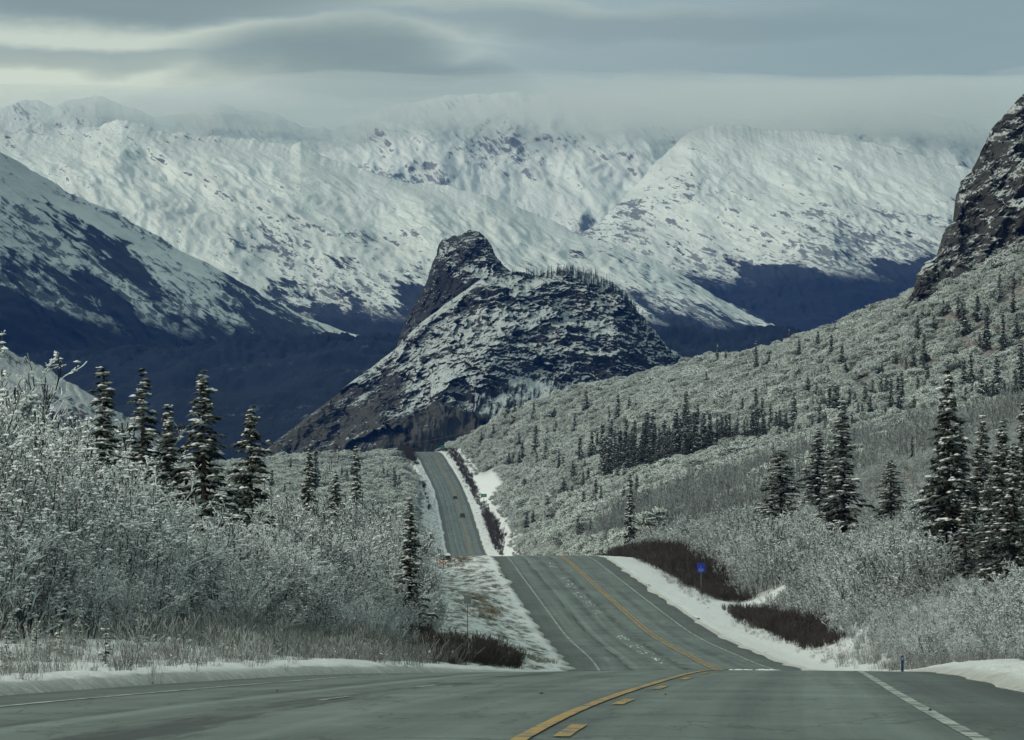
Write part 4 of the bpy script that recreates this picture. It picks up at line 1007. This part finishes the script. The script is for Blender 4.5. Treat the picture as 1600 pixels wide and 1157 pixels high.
for n_, i in enumerate(own):
    k = int(rs.randint(0, 5)); x, y, z, h = near[0][i], near[1][i], near[2][i], near[3][i]
    lab, grp = shrub_label(x, y, h, near[4][i]), SGRP[ztext(x, y)]
    ms, mt, mn = near_shrubs[k]
    o = add('frosted_shrub', None, loc=(x, y, z), label=lab, cat='shrub', group=grp)
    s = h / 4.6; o.scale = (s * rs.uniform(.85, 1.25), s * rs.uniform(.85, 1.25), s); o.rotation_euler = (0, 0, rs.uniform(0, 6.28))
    add('stems', ms, parent=o); add('twigs', mt, parent=o, kind='stuff'); add('snow_load', mn, parent=o, kind='stuff')
def joined(parts, name):
    V = []; polys = []; mi = []; off = 0
    mats = [M['twig'], M['snow_load']]
    for me, m_ in parts:
        co = np.empty(len(me.vertices) * 3, np.float32); me.vertices.foreach_get('co', co); lp = np.empty(len(me.loops), np.int32); me.loops.foreach_get('vertex_index', lp)
        k = me.polygons[0].loop_total; V.append(co.reshape(-1, 3)); polys.append(lp.reshape(-1, k) + off); mi.append(np.full(len(polys[-1]), m_)); off += len(V[-1])
    return mk_mesh(name, np.concatenate(V), polys, mats, np.concatenate(mi))
near_joined = [joined([(a, 0), (b, 0), (c_, 1)], 'near_shrub_mass') for a, b, c_ in near_shrubs]
def massify(name, meshes, arr, sel, Href, label, wid=1.0):
    n = len(sel); h = arr[3][sel]; s = h / Href * np.where(rs.rand(n) < .10, 1.35, 1.0)
    sc3 = np.stack([s * rs.uniform(.85, 1.3, n) * wid, s * rs.uniform(.85, 1.3, n) * wid, s], 1)
    instancer(name, meshes, np.stack([arr[0][sel], arr[1][sel], arr[2][sel] - .05], 1), sc3, rs.randint(0, len(meshes), n), rs.uniform(0, 6.28, n), label)
massify('near_shrubbery', near_joined, near, rest, 4.6, 'snow-caked thicket of leafless shrubs beside the near road')
asp = (mid[0] > 0) & False
massify('frosted_shrubbery', mid_shrubs, mid, np.arange(len(mid[0])), 4.4, 'frosted leafless thicket on both sides of the middle stretch of road')
fx, fy, fd = far[0], far[1], far[4]
aspen_zone = (fx > 10) & (fy > 640) & (fy < 1060) & (perlin(fx / 40, fy / 90, 2.0) > -.38) & (fd > 14)
far_n = np.nonzero(aspen_zone)[0]; far_o = np.nonzero(~aspen_zone)[0]
massify('hillside_shrubbery', far_shrubs, far, far_o, 4.6, 'pale hoarfrosted brush covering the far hillsides', 1.2)
massify('aspen_stand', aspens + mid_shrubs[:2], far, far_n, 6.0, 'grey stand of thin leafless aspens on the lower right hillside')

# brown willow bands, stems and grass
def band(name, meshes, label, specs, href, floor=None):
    P_, S_ = [], []
    for (s_, Y0, Y1, da, db, sp, h0, h1, thr) in specs:
        X, Y, d = samp(s_, Y0, Y1, 0, 30, sp)
        lo, hi = np.interp(Y, [Y0, Y1], da), np.interp(Y, [Y0, Y1], db)
        k = inview(X, Y) & (np.abs(d - (lo + hi) / 2) < (hi - lo) / 2 * (.35 + .95 * rs.rand(len(X)))) & (perlin(X / (3 + Y * .006), Y / (8 + Y * .03), 7.0) > thr)
        X, Y = X[k], Y[k]; P_.append(np.stack([X, Y, ground_z(X, Y) - .03], 1)); S_.append(rs.uniform(h0, h1, len(X)) / href * np.clip(np.minimum(Y - Y0, Y1 - Y) / (.28 * (Y1 - Y0)), .42, 1) ** .7)
    pos = np.concatenate(P_); s = np.concatenate(S_); n = len(pos)
    s3 = np.stack([s * rs.uniform(.8, 1.3, n), s * rs.uniform(.8, 1.3, n), s], 1)
    k = visible(pos[:, 0], pos[:, 1], pos[:, 2], s * href); pos, s3 = pos[k], s3[k]; n = len(pos)
    print(name, n)
    return instancer(name, meshes, pos, s3, rs.randint(0, len(meshes), n), rs.uniform(0, 6.28, n), label)
band('brown_willow_thicket', brown_shrubs, 'dark brown bare willow thicket along the snowy verges', [
    (-1, 140, 205, (1.6, 1.4), (4.4, 3.6), .9, .7, 1.6, -.12),
    (-1, 190, 235, (5.4, 6.2), (8.2, 9.0), 1.1, .7, 1.3, .0),
    (1, 282, 385, (3.4, 4.6), (6.2, 8.4), .9, 1.0, 2.0, -.6),
    (1, 404, 560, (5.4, 5.0), (9.5, 10.5), 1.1, 1.8, 3.4, -.6),
    (1, 560, 640, (5.0, 4.0), (11, 8), 1.4, 1.6, 2.8, -.5),
    (1, 1440, 1830, (4.2, 4.2), (7.8, 7.2), 1.7, 1.6, 2.8, -.15),
    (1, 1830, 2230, (3.2, 3.0), (5.8, 8.0), 1.7, 1.4, 2.6, -.12),
    (-1, 2080, 2200, (2.5, 3.0), (7.0, 8.0), 1.7, 2.5, 4.5, -.6),
    (-1, 1480, 2080, (4.5, 4.5), (8.0, 9.0), 2.2, 1.6, 3.0, .18)], 2.6)
band('roadside_stems', stem_tufts, 'thin snow-dusted stems standing along the road edge', [
    (-1, 55, 92, (.75, .9), (14, 14), .62, .35, 1.0, -.3),
    (-1, 86, 124, (.9, 1.2), (8, 8), .85, .5, 1.45, -.2),
    (-1, 112, 175, (1.2, 4.0), (12, 9), .62, .6, 1.6, -.55),
    (1, 60, 125, (2.0, 1.6), (9, 9), .85, .35, 1.0, -.1),
    (1, 120, 290, (1.4, 3.0), (6, 9), .85, .5, 1.3, -.3),
    (1, 260, 560, (2.8, 3.2), (5, 5), 1.2, .4, 1.0, .05)], 1.5)
band('dry_grass', gold_tufts, 'tawny dry grass poking through snow on the verge by the mailboxes', [
    (-1, 150, 470, (1.4, 1.0), (6.5, 7.0), .95, .25, .55, .14),
    (-1, 500, 548, (1.2, .8), (7.0, 8.0), .9, .25, .6, -.05),
    (1, 1490, 2150, (.8, .8), (4, 4), 2.0, .4, .8, .2)], .8)

# ------------------------------------------------------------------ spruces as things
def place_big(kind, u, vtop, Y, label, cat='tree', base_v=None, wx=1.0, group=None, lean=0.0, hmin=5):
    x = (u - U0) / F * Y; z = float(ground_z(x, Y)); zt = (V0 - vtop) / F * Y
    if base_v is not None: z = (V0 - base_v) / F * Y
    h = max(hmin, zt - z); s = h / HB
    o = add('spruce_tree', None, loc=(x, Y, z - .1), label=label, cat=cat, group=group)
    o.scale = (s * wx, s * wx, s); o.rotation_euler = (0, lean, rs.uniform(0, 6.28) if not lean else 0)
    tr, cr, sn = bigs[kind]
    add('trunk', tr, parent=o); c_ = add('crown', cr, parent=o); add('snow_load', sn, parent=c_, kind='stuff')
BIG = [
 (4, 162, 583, 190, 'snow-loaded spruce, leftmost of the row of spruces above the left thicket', 1.4),
 (5, 225, 592, 200, 'gappy spruce with long side boughs, second from the left above the left thicket', 1.45),
 (1, 263, 640, 205, 'slim short spruce tight against the tallest spruce of the left row', 1.55),
 (0, 318, 590, 200, 'tallest and widest dark spruce of the row above the left thicket', 1.35),
 (0, 392, 643, 225, 'narrow-topped spruce at the right end of the row above the left thicket', 1.25),
 (0, 483, 704, 420, 'bushy snow-flecked spruce left of the row of dark poles', .85),
 (0, 524, 742, 400, 'wide low spruce in front of the foot of the pole row', 1.15),
 (4, 557, 703, 700, 'slender leaning-topped spruce right of the pole row', 1.0),
 (1, 640, 782, 235, 'dark narrow spruce standing at the edge of the left verge near the mailboxes', 1.35),
 (3, 1220, 703, 500, 'squat conical spruce alone among frosted brush, left of the three big right-hand spruces', 1.85),
 (0, 1277, 674, 520, 'broad dark spruce just left of the tall narrow one on the lower right slope', 1.75),
 (1, 1316, 632, 430, 'tall narrow dark spruce rising between two broader ones on the lower right slope', 1.8),
 (3, 1392, 718, 430, 'wide-skirted spruce with heavy snow on its lowest boughs', 1.6),
 (1, 1425, 690, 560, 'small thin spruce between the wide-skirted one and the tallest on the right', 1.0),
 (0, 1481, 590, 285, 'tallest spruce of the right-hand group, nearly black, close to the road', 1.15),
 (4, 1500, 668, 300, 'ragged spruce pressed against the tallest spruce on the right', 1.5),
 (4, 1527, 700, 305, 'ragged spruce between the tallest one and the drooping one on the right', 1.6),
 (2, 1566, 668, 265, 'drooping spruce with long snow-covered boughs near the right edge of the view', 1.5),
 (2, 1600, 640, 300, 'spruce half cut off by the right edge of the view, beside the drooping one', 1.3),
 (4, 985, 742, 640, 'leaning-looking tall spruce above the dark brown willow bank', 1.0),
]
for k, u, v, Y, lab, wx in BIG: place_big(k, u, v, Y, lab, wx=wx)
place_big(2, 1548, 742, 280, 'short dark spruce filling the gap left of the drooping spruce', wx=1.6)
place_big(5, 1508, 770, 275, 'low bushy spruce at the foot of the tallest right-hand spruce', wx=1.7)
place_big(1, 1536, 655, 320, 'thin dark spruce rising behind the ragged pair at the right', wx=1.5)
place_big(0, 1583, 700, 255, 'broad low spruce overlapping the foot of the drooping spruce', wx=1.35)
place_big(4, 1296, 700, 470, 'short spruce squeezed behind the tall narrow one on the lower right slope', wx=1.6)
# second, shorter top behind the tallest right one
place_big(1, 1472, 628, 292, 'slimmer spruce rising right behind the tallest spruce on the right', wx=1.0)

LABS = {('R', 0): ('small dark spruce dotted among the pale frosted brush high on the right hillside', 'spruces high on the right hillside'),
        ('R', 1): ('small dark spruce on the middle of the right hillside below the pale brush', 'spruces on the middle right hillside'),
        ('R', 2): ('small dark spruce among brush right of the far climbing road', 'spruces right of the far climbing road'),
        ('L', 0): ('small dark spruce on the brushy rise left of the far climbing road', 'spruces left of the far climbing road'),
        ('M', 0): ('slim dark spruce in the dense spruce stand on the middle hillside', 'spruces of the dense stand on the hillside')}
for (u, vt, vb), s_, (x, Y, z, h) in SPOTS:
    key = (s_, 0)
    if s_ == 'R': key = ('R', 0) if vb < 615 and u > 1090 else (('R', 1) if u > 940 else ('R', 2))
    lab, grp = LABS[key]
    where = next(t for a_, b_, t in ((-99, 470, 'left of the snow-flecked spruce'), (470, 560, 'around the pole row'), (560, 700, 'left beside the far road'), (700, 800, 'above the snow clearing'), (800, 860, 'just right of the clearing'), (860, 930, 'above the second road crest'),
        (930, 1000, 'above the leaning spruce'), (1000, 1060, 'above the dark willow bank'), (1060, 1140, 'straight above the blue sign'), (1140, 1250, 'above the squat conical spruce'), (1250, 1350, 'above the tall narrow spruce'),
        (1350, 1440, 'above the wide-skirted spruce'), (1440, 1520, 'above the tallest right spruce'), (1520, 9999, 'under the cliff')) if a_ <= u < b_)
    lvl = 'on the ridge line' if vb < 582 and u < 1330 else ('high up' if vb < 600 else ('midway up' if vb < 700 else 'low down'))
    size = 'taller' if vb - vt > 42 else ('tiny' if vb - vt < 24 else 'smallish')
    lab = '%s dark spruce %s hillside, %s' % (size, {'on the ridge line': 'atop the brushy', 'high up': 'high on the', 'midway up': 'halfway up the', 'low down': 'low on the'}[lvl], where)
    k = int(rr.randint(0, 5))
    o = add('spruce_tree', smalls[k], loc=(x, Y, z), label=lab, cat='tree', group=grp)
    h *= 1.05; s = h / 10.0; w = 1.6 * min(1.5, max(.6, 1.0 / (s ** .35))) * rr.uniform(.85, 1.15); o.scale = (s * w, s * w, s); o.rotation_euler = (0, 0, rr.uniform(0, 6.28)); cnt += 1
print('small spruces', cnt)
# spruces in the dip behind the far crest and on the crest of the butte: too small and many to pick apart
pos = []; ss_ = []
for _ in range(46):
    Y = rr.uniform(2480, 2800); u = rr.uniform(625, 712); x = (u - U0) / F * Y; zt = (V0 - rr.uniform(690, 702)) / F * Y; h = rr.uniform(9, 14); pos.append((x, Y, zt - h)); ss_.append(h / 10)
crest = [(785, 429, 3850), (830, 431, 3880), (880, 424, 3900), (930, 428, 3920), (958, 445, 3920), (985, 472, 3900), (1010, 505, 3880), (1040, 540, 3860), (1085, 572, 3850)]
for _ in range(300):
    u = rr.uniform(800, 1080) if rr.rand() < .4 else rr.uniform(870, 1000); v = np.interp(u, [c[0] for c in crest], [c[1] for c in crest]) + rr.uniform(2, 22 if u > 900 else 6)
    Y = 3850 - (v - 430) * .2; h = rr.uniform(5, 10); pos.append(((u - U0) / F * Y, Y - 8, (V0 - v) / F * Y - 1)); ss_.append(h / 10)
for _ in range(420):
    u = rr.uniform(0, 620); v = np.interp(u, [0, 200, 420, 520, 640], [572, 548, 532, 528, 532]) + rr.uniform(-3, 10); Y = 5260; h = rr.uniform(8, 15); pos.append(((u - U0) / F * Y, Y, (V0 - v) / F * Y - 5)); ss_.append(h / 10)
n = len(pos); ss_ = np.array(ss_)
bare = []
for k in range(4):
    V, T3, _, _, _ = spruce_arrays(320 + k, 10.0, (1.3, 1.0, 1.5, .9)[k], nwh=14, per=6, nspray=4, slen=.9, ragged=.4); bare.append(mk_mesh('far_spruce', V, T3, [M['needles']]))
instancer('distant_spruce_forest', bare, pos, np.stack([ss_, ss_, ss_], 1), rr.randint(0, 4, n), rr.uniform(0, 6.28, n), 'distant dark spruces along the butte crest and the valley side')

# young spruces in the snow behind the left bank
for i, (u, vt, vb, lab) in enumerate((
    (10, 996, 1058, 'tiny green spruce seedling at the far left edge of the snow'), (22, 958, 1010, 'thin spruce seedling second from the left edge'),
    (57, 978, 1028, 'spindly spruce seedling left of the fuller pair in the snow'), (93, 978, 1030, 'full green spruce seedling third from the left in the snow'),
    (125, 950, 1014, 'tallest of the young spruces, snow draped over its right side'), (165, 990, 1046, 'lone small green seedling closest to the ploughed bank'),
    (220, 950, 1012, 'snow-covered young spruce right of the lone small seedling'), (78, 995, 1026, 'lowest green seedling tuft in front of the fuller young spruce'))):
    Y = min(hit(u, vb, 40, 200) or 90, 105); x = (u - U0) / F * Y; z = float(ground_z(x, Y)); h = (vb - vt) * Y / F * 1.15
    o = add('spruce_seedling', None, loc=(x, Y, z), label=lab, cat='sapling', group='young spruces behind the left snowbank')
    o.scale = (h / 1.6,) * 3; o.rotation_euler = (0, 0, rr.uniform(0, 6.28))
    a, b, c_ = seeds[i % 3]; add('trunk', a, parent=o); k_ = add('crown', b, parent=o)
    add('snow_load', c_, parent=k_, kind='stuff')

# ------------------------------------------------------------------ road furniture
M['steel'] = flat('galvanised_steel', (.20, .21, .21), .45, .5, .2, 9, .3)
M['sign_back'] = flat('sign_back_aluminium', (.17, .185, .18), .5, .5, .15, 5)
M['blue'] = flat('blue_sign_face', (.012, .03, .30), .45, .4, .1)
M['palblue'] = flat('faded_sign_print', (.18, .26, .50), .5, .3, .1)
M['green'] = flat('green_sign_face', (.006, .13, .085), .45, .4, .12)
M['white_print'] = flat('white_print', (.45, .5, .48), .5)
M['orange'] = flat('orange_plastic', (.55, .16, .02), .5, .4, .15)
M['black'] = flat('black_enamel', (.018, .018, .02), .45, .4, .2)
M['wood'] = flat('weathered_wood', (.085, .07, .055), .9, .1, .3, 14)
M['paint_dark'] = flat('dark_car_paint', (.022, .024, .028), .3, .6, .05)
M['glass'] = flat('car_glass', (.02, .025, .028), .08, .8, .05)
M['rubber'] = flat('tyre_rubber', (.02, .02, .02), .85)
M['lamp'] = flat('red_lens', (.25, .01, .008), .3, .5)
def at_px(u, v, Y): return ((u - U0) / F * Y, Y, (V0 - v) / F * Y)
def sgn(name, u, vtop, vbot, wpx, Y, face, back, label, cat='sign', post='steel', post_r=.03, prints=(), facing=-1, cut=True, extra_=None):
    x = (u - U0) / F * Y; z = float(ground_z(x, Y)); s = F / Y
    w, h = wpx / s, (vbot - vtop) / s; zc = (V0 - (vtop + vbot) / 2) / F * Y - z
    o = add(name, None, loc=(x, Y, z), label=label, cat=cat)
    add('post', MB().tube([(0, .04, -.5), (0, .04, zc + h * .45)], post_r, 8).mesh('post', M[post]), parent=o)
    c_ = min(w, h) * .10
    prof = [(-w / 2 + c_, -h / 2), (w / 2 - c_, -h / 2), (w / 2, -h / 2 + c_), (w / 2, h / 2 - c_), (w / 2 - c_, h / 2), (-w / 2 + c_, h / 2), (-w / 2, h / 2 - c_), (-w / 2, -h / 2 + c_)]
    pl = add('panel', MB().prism([(a, b + zc) for a, b in prof], -.012, .012, 1).mesh('panel', M[face]), parent=o)
    if prints:
        m = MB()
        for (a, b, ww, hh) in prints: m.box((a * w, -.016, zc + b * h), (ww * w, .004, hh * h))
        add('print', m.mesh('print', M['palblue'] if face == 'blue' else M['white_print']), parent=pl)
    for dz in (-.25, .25):
        add('bracket', MB().box((0, .035, zc + dz * h), (min(.3, w * .6), .03, .04)).mesh('bracket', M['steel']), parent=o)
    return o, zc, w, h
# faint unreadable marks, as the photograph shows them
sgn('blue_road_sign', 1095.5, 880, 895, 13, 420, 'blue', 'steel', 'square blue road sign on a thin post before dark willow brush', prints=((-.05, .10, .16, .08), (-.02, -.14, .62, .06), (0, -.26, .66, .05), (-.05, -.38, .5, .04)))
sgn('grey_road_sign', 730.5, 930, 944, 11, 250, 'sign_back', 'steel', 'square grey road sign seen from behind on the left snowy verge', post_r=.028)
sgn('green_milepost', 686.5, 856, 868, 5, 500, 'green', 'steel', 'narrow upright green marker on a thin post by the mailboxes', post_r=.035, prints=((0, .2, .4, .1), (0, -.05, .4, .1), (0, -.28, .4, .1)))
sgn('green_guide_sign', 756, 772, 777, 9, 1740, 'green', 'steel', 'small wide green sign right of the far climbing road', post_r=.09, prints=((0, .1, .6, .14),))
sgn('green_guide_sign', 692, 696, 702, 6, 2165, 'green', 'steel', 'small green sign at the right side of the far road crest', post_r=.09)
# blue marker post by the right snowbank
Y = 112.0; x, _, _ = at_px(1410, 0, Y); z = float(ground_z(x, Y))
o = add('marker_post', None, loc=(x, Y, z), label='slim blue marker post at the pavement edge beside the right snowbank', cat='post')
add('stake', MB().box((0, 0, .10), (.075, .025, .62)).mesh('stake', flat('dull_blue_post', (.012, .04, .10), .5)), parent=o)
add('reflector', MB().box((0, -.018, .32), (.05, .008, .08)).mesh('reflector', M['palblue']), parent=o)
# mailbox and newspaper box
Y = 495.0; x, _, zz = at_px(700, 888, Y); z = float(ground_z(x, Y))
o = add('mailbox', None, loc=(x, Y, z), label='black mailbox with a cap of snow on a thick post', cat='mailbox')
hz = max(1.1, zz - z)
add('post', MB().box((0, .05, hz * .5 - .2), (.16, .16, hz + .3)).mesh('post', M['black']), parent=o)
pf = [(-.27, 0), (.27, 0), (.27, .28), (.19, .42), (0, .48), (-.19, .42), (-.27, .28)]
bx = add('box', MB().prism([(a, b + hz) for a, b in pf], -.35, .35, 1).mesh('box', M['black']), parent=o)
add('arm', MB().box((-.32, .05, hz - .12), (.9, .09, .09)).mesh('arm', M['black']), parent=o)
sp = [(-.34, .30), (.34, .30), (.32, .46), (.18, .62), (-.05, .66), (-.26, .58)]
add('snow_cap', MB().prism([(a, b + hz + .08) for a, b in sp], -.38, .38, 1).mesh('snow_cap', M['snow_load']), parent=o)
x2, _, z2 = at_px(694, 899, Y - 2); zg = float(ground_z(x2, Y - 2))
o = add('newspaper_box', None, loc=(x2, Y - 2, zg), label='orange newspaper tube left of the black mailbox', cat='box')
hb = max(.75, z2 - zg)
tub = MB().prism([(-.52, -.17), (.52, -.17), (.52, .17), (-.52, .17)], -.3, .3, 1)
tub.V = [v_ + np.array([0, 0, hb]) for v_ in tub.V]
add('tube', tub.mesh('tube', M['orange']), parent=o)
add('post', MB().box((-.3, 0, hb / 2 - .25), (.1, .1, hb + .1)).mesh('post', M['wood']), parent=o)
add('snow_cap', MB().box((0, 0, hb + .22), (1.0, .56, .1), taper=.8).mesh('snow_cap', M['snow_load']), parent=o)
# row of dark poles on the left rise
for i, (u, vt, vb) in enumerate(((532, 692, 718), (528.5, 694, 724), (525, 690, 730), (522, 697, 731), (518, 718, 742), (514.5, 722, 748), (511, 728, 752), (508, 738, 762), (505, 741, 766))):
    Yp = hit(u, vb + 3) or 1800; x = (u - U0) / F * Yp; z = float(ground_z(x, Yp)); h = max(4.0, (V0 - vt) / F * Yp - z)
    o = add('wooden_pole', MB().tube([(0, 0, -.5), (0, 0, h)], [.22, .15], 8).mesh('wooden_pole', M['wood']), loc=(x, Yp, z), cat='pole', group='dark poles on the left rise',
            label='dark upright wooden pole in the receding row on the left rise')
# overhead wire across the far crest with its two poles
pw = [at_px(594, 694, 2300), at_px(742, 672, 2300)]
for (px_, lab) in ((pw[0], 'wire-carrying pole hidden in brush left of the far crest'), (pw[1], 'wire-carrying pole in brush right of the far crest')):
    zg = float(ground_z(px_[0], 2300)); add('utility_pole', MB().tube([(0, 0, -1), (0, 0, px_[2] - zg)], [.17, .12], 8).mesh('utility_pole', M['wood']), loc=(px_[0], 2300, zg), label=lab, cat='pole')
pts = [np.array(pw[0]) * (1 - t) + np.array(pw[1]) * t - np.array([0, 0, 2.2 * 4 * t * (1 - t)]) for t in np.linspace(0, 1, 14)]
add('overhead_wire', MB().tube([tuple(p_) for p_ in pts], .045, 5).mesh('overhead_wire', M['steel']), label='thin pale wire slung across the road at the far crest', cat='wire')

# cars on the far climb, seen from behind
def car(u, Y, label, lift=0.0, W=1.95, H=1.75):
    x = (u - U0) / F * Y; z = float(rz(Y)) + .0; slope = math.atan((rz(Y + 4) - rz(Y - 4)) / 8); yaw = -math.atan((rx(Y + 6) - rx(Y - 6)) / 12)
    o = add('car', None, loc=(x, Y, z), label=label, cat='car'); o.rotation_euler = (slope, 0, yaw)
    pr = [(-2.35, .38), (2.3, .38), (2.35, .85), (1.35, 1.05), (-2.25, 1.08), (-2.4, .7)]
    b = add('body', MB().prism(pr, -W / 2, W / 2, 0).mesh('body', M['paint_dark']), parent=o)
    cb = [(-2.1, 1.08), (1.1, 1.08), (.45, H), (-1.8, H)]
    m = MB().prism(cb, -W / 2 * .88, W / 2 * .88, 0); c_ = add('cabin', m.mesh('cabin', M['paint_dark']), parent=o)
    add('rear_window', MB().prism([(-2.14, 1.14), (-2.08, 1.14), (-1.84, H - .12), (-1.90, H - .12)], -W * .36, W * .36, 0).mesh('rear_window', M['glass']), parent=c_)
    add('windscreen', MB().prism([(1.10, 1.12), (1.14, 1.12), (.55, H - .1), (.51, H - .1)], -W * .36, W * .36, 0).mesh('windscreen', M['glass']), parent=c_)
    for sx in (-1, 1):
        add('side_window', MB().box((sx * (W / 2 * .88 + .004), -.6, 1.38), (.012, 2.2, .38)).mesh('side_window', M['glass']), parent=c_)
        add('tail_light', MB().box((sx * W * .42, -2.40, .92), (.16, .05, .22)).mesh('tail_light', M['lamp']), parent=o)
        add('mirror', MB().box((sx * (W / 2 + .1), .75, 1.12), (.2, .12, .16)).mesh('mirror', M['black']), parent=o)
        for y_ in (-1.45, 1.45):
            w_ = add('wheel', MB().tube([(sx * (W / 2 - .24), y_, .35), (sx * (W / 2 + .01), y_, .35)], .35, 14).mesh('wheel', M['rubber']), parent=o)
            add('rim', MB().tube([(sx * (W / 2 + .0), y_, .35), (sx * (W / 2 + .02), y_, .35)], .2, 10).mesh('rim', M['steel']), parent=w_)
car(722.5, 1752, 'dark car, the nearer of two on the far climbing road', W=2.2, H=1.9)
car(711, 1880, 'dark car, the farther and smaller of two on the far climbing road', H=1.5)

# snow spilled on the pavement: thin crusts at the bend and scattered crumbs between the left lanes
rs2 = np.random.RandomState(31); C_, SX, SZ = [], [], []
for Y in np.arange(265, 500, .5):
    if perlin(Y * .13, .3, 0) > .12:
        C_.append((rx(Y) - 2.7 + rs2.normal(0, .28), Y, rz(Y) - .03)); SX.append(rs2.uniform(.03, .12)); SZ.append(rs2.uniform(.01, .05))
for _ in range(70):
    Y = rs2.uniform(99, 112); C_.append((rx(Y) + rs2.uniform(.2, 1.4), Y, rz(Y) - .02)); SX.append(rs2.uniform(.03, .2)); SZ.append(rs2.uniform(.01, .04))
Vc, Fc = clumps(np.array(C_), np.array(SX), np.array(SZ), rs2)
add('road_snow', mk_mesh('road_snow', Vc, Fc, [M['snow_load']]), kind='stuff', label='crumbs of snow scattered on the asphalt')
# small dark stones on the near asphalt
for i, (u, v, Y) in enumerate(((846, 1083, 52), (433, 1080, 54.5), (1040, 1085, 51), (1453, 1107, 41))):
    Yq = Y; x = (u - U0) / F * Yq
    Vs_, Fs_ = clumps(np.array([[0, 0, .008]]), np.array([.024]), np.array([.018]), rs2)
    add('stone', mk_mesh('stone', Vs_, Fs_, [M['black']]), loc=(x, Yq, float(rz(Yq)) - .01), cat='stone', label=(
        'dark pebble left of the yellow line on the near pavement', 'dark pebble far left on the near pavement', 'dark pebble right of the yellow dashes', 'dark pebble by the right white edge line')[i])

# ------------------------------------------------------------------ low cloud on the summits and the valley air
def volume(name, c, density, aniso=0.0):
    g = material(name)
    v_ = g.node('ShaderNodeVolumePrincipled', {'Color': tuple(c) + (1,), 'Density': density, 'Anisotropy': aniso}); g.l.new(v_.outputs[0], g.out.inputs['Volume']); return g.mat
cloud_m = volume('summit_cloud', (.975, 1.0, .96), .0017)
def blob(name, c, r, seed, label):
    th = np.linspace(0, math.pi, 26); ph = np.linspace(0, 2 * math.pi, 49)[:-1]
    T_, P_ = np.meshgrid(th, ph, indexing='ij'); X, Y_, Z = np.sin(T_) * np.cos(P_), np.sin(T_) * np.sin(P_), np.cos(T_)
    k = 1 + fbm(X * 1.8 + seed, Y_ * 1.8, Z * 1.8, 4) * .42
    V = np.stack([c[0] + r[0] * X * k, c[1] + r[1] * Y_ * k, c[2] + r[2] * Z * k], -1).reshape(-1, 3)
    n = 48; Q = []
    i = np.arange(25)[:, None] * n + np.arange(n)[None]; j = np.arange(25)[:, None] * n + (np.arange(n)[None] + 1) % n
    Q = np.stack([i, i + n, j + n, j], -1).reshape(-1, 4)
    add(name, mk_mesh(name, V, Q, [cloud_m], smooth=True), kind='stuff', label=label)
blob('summit_cloud', ((760 - U0) / F * 12300, 12350, 1400), (1300, 420, 105), 1.0, 'low cloud hiding the central summits')
blob('summit_cloud', ((1450 - U0) / F * 12300, 12350, 1385), (1400, 420, 110), 4.0, 'low cloud lying on the right-hand summits')
blob('summit_cloud', ((1165 - U0) / F * 10500, 10620, 1205), (700, 330, 92), 9.0, 'thin cloud on the rounded summit right of centre')
blob('summit_cloud', ((330 - U0) / F * 12300, 12350, 1400), (520, 330, 60), 15.0, 'thin cloud between the left and central summits')
blob('summit_cloud', ((1700 - U0) / F * 12300, 12300, 1410), (900, 300, 120), 12.0, 'thin cloud at the right end of the summits')
blob('summit_cloud', ((60 - U0) / F * 12300, 12400, 1425), (850, 320, 42), 7.0, 'thin cloud above the left summits')
haze_m = volume('haze_air', HAZE_C, HAZE_D, 0.0)
m = MB().box((0, 6700, 900), (9000, 13700, 1930))
hz_ = add('haze', m.mesh('haze', haze_m), kind='stuff', label='thin bluish air filling the valley')

# give look-alikes that share a label their place in the row
ORD = 'first second third fourth fifth sixth seventh eighth ninth tenth eleventh twelfth thirteenth fourteenth fifteenth sixteenth seventeenth eighteenth nineteenth twentieth'.split()
fam = {}
for o in sc.objects:
    if o.parent is None and o.get('label') and o.get('category') in ('shrub', 'tree', 'pole'): fam.setdefault(o['label'], []).append(o)
for lab, os_ in fam.items():
    if len(os_) < 2: continue
    os_.sort(key=lambda o: o.location.x / o.location.y)
    n = len(os_)
    for i, o in enumerate(os_):
        if n == 2: o['label'] = lab + (', left one', ', right one')[i]
        elif i < 20 and i <= n // 2: o['label'] = lab + ', %s from left' % ORD[i]
        elif n - 1 - i < 20: o['label'] = lab + ', %s from right' % ORD[n - 1 - i]
for o in sc.objects:
    if o.get('label') and len(o['label'].split()) > 16: print('LONG', o['label'])
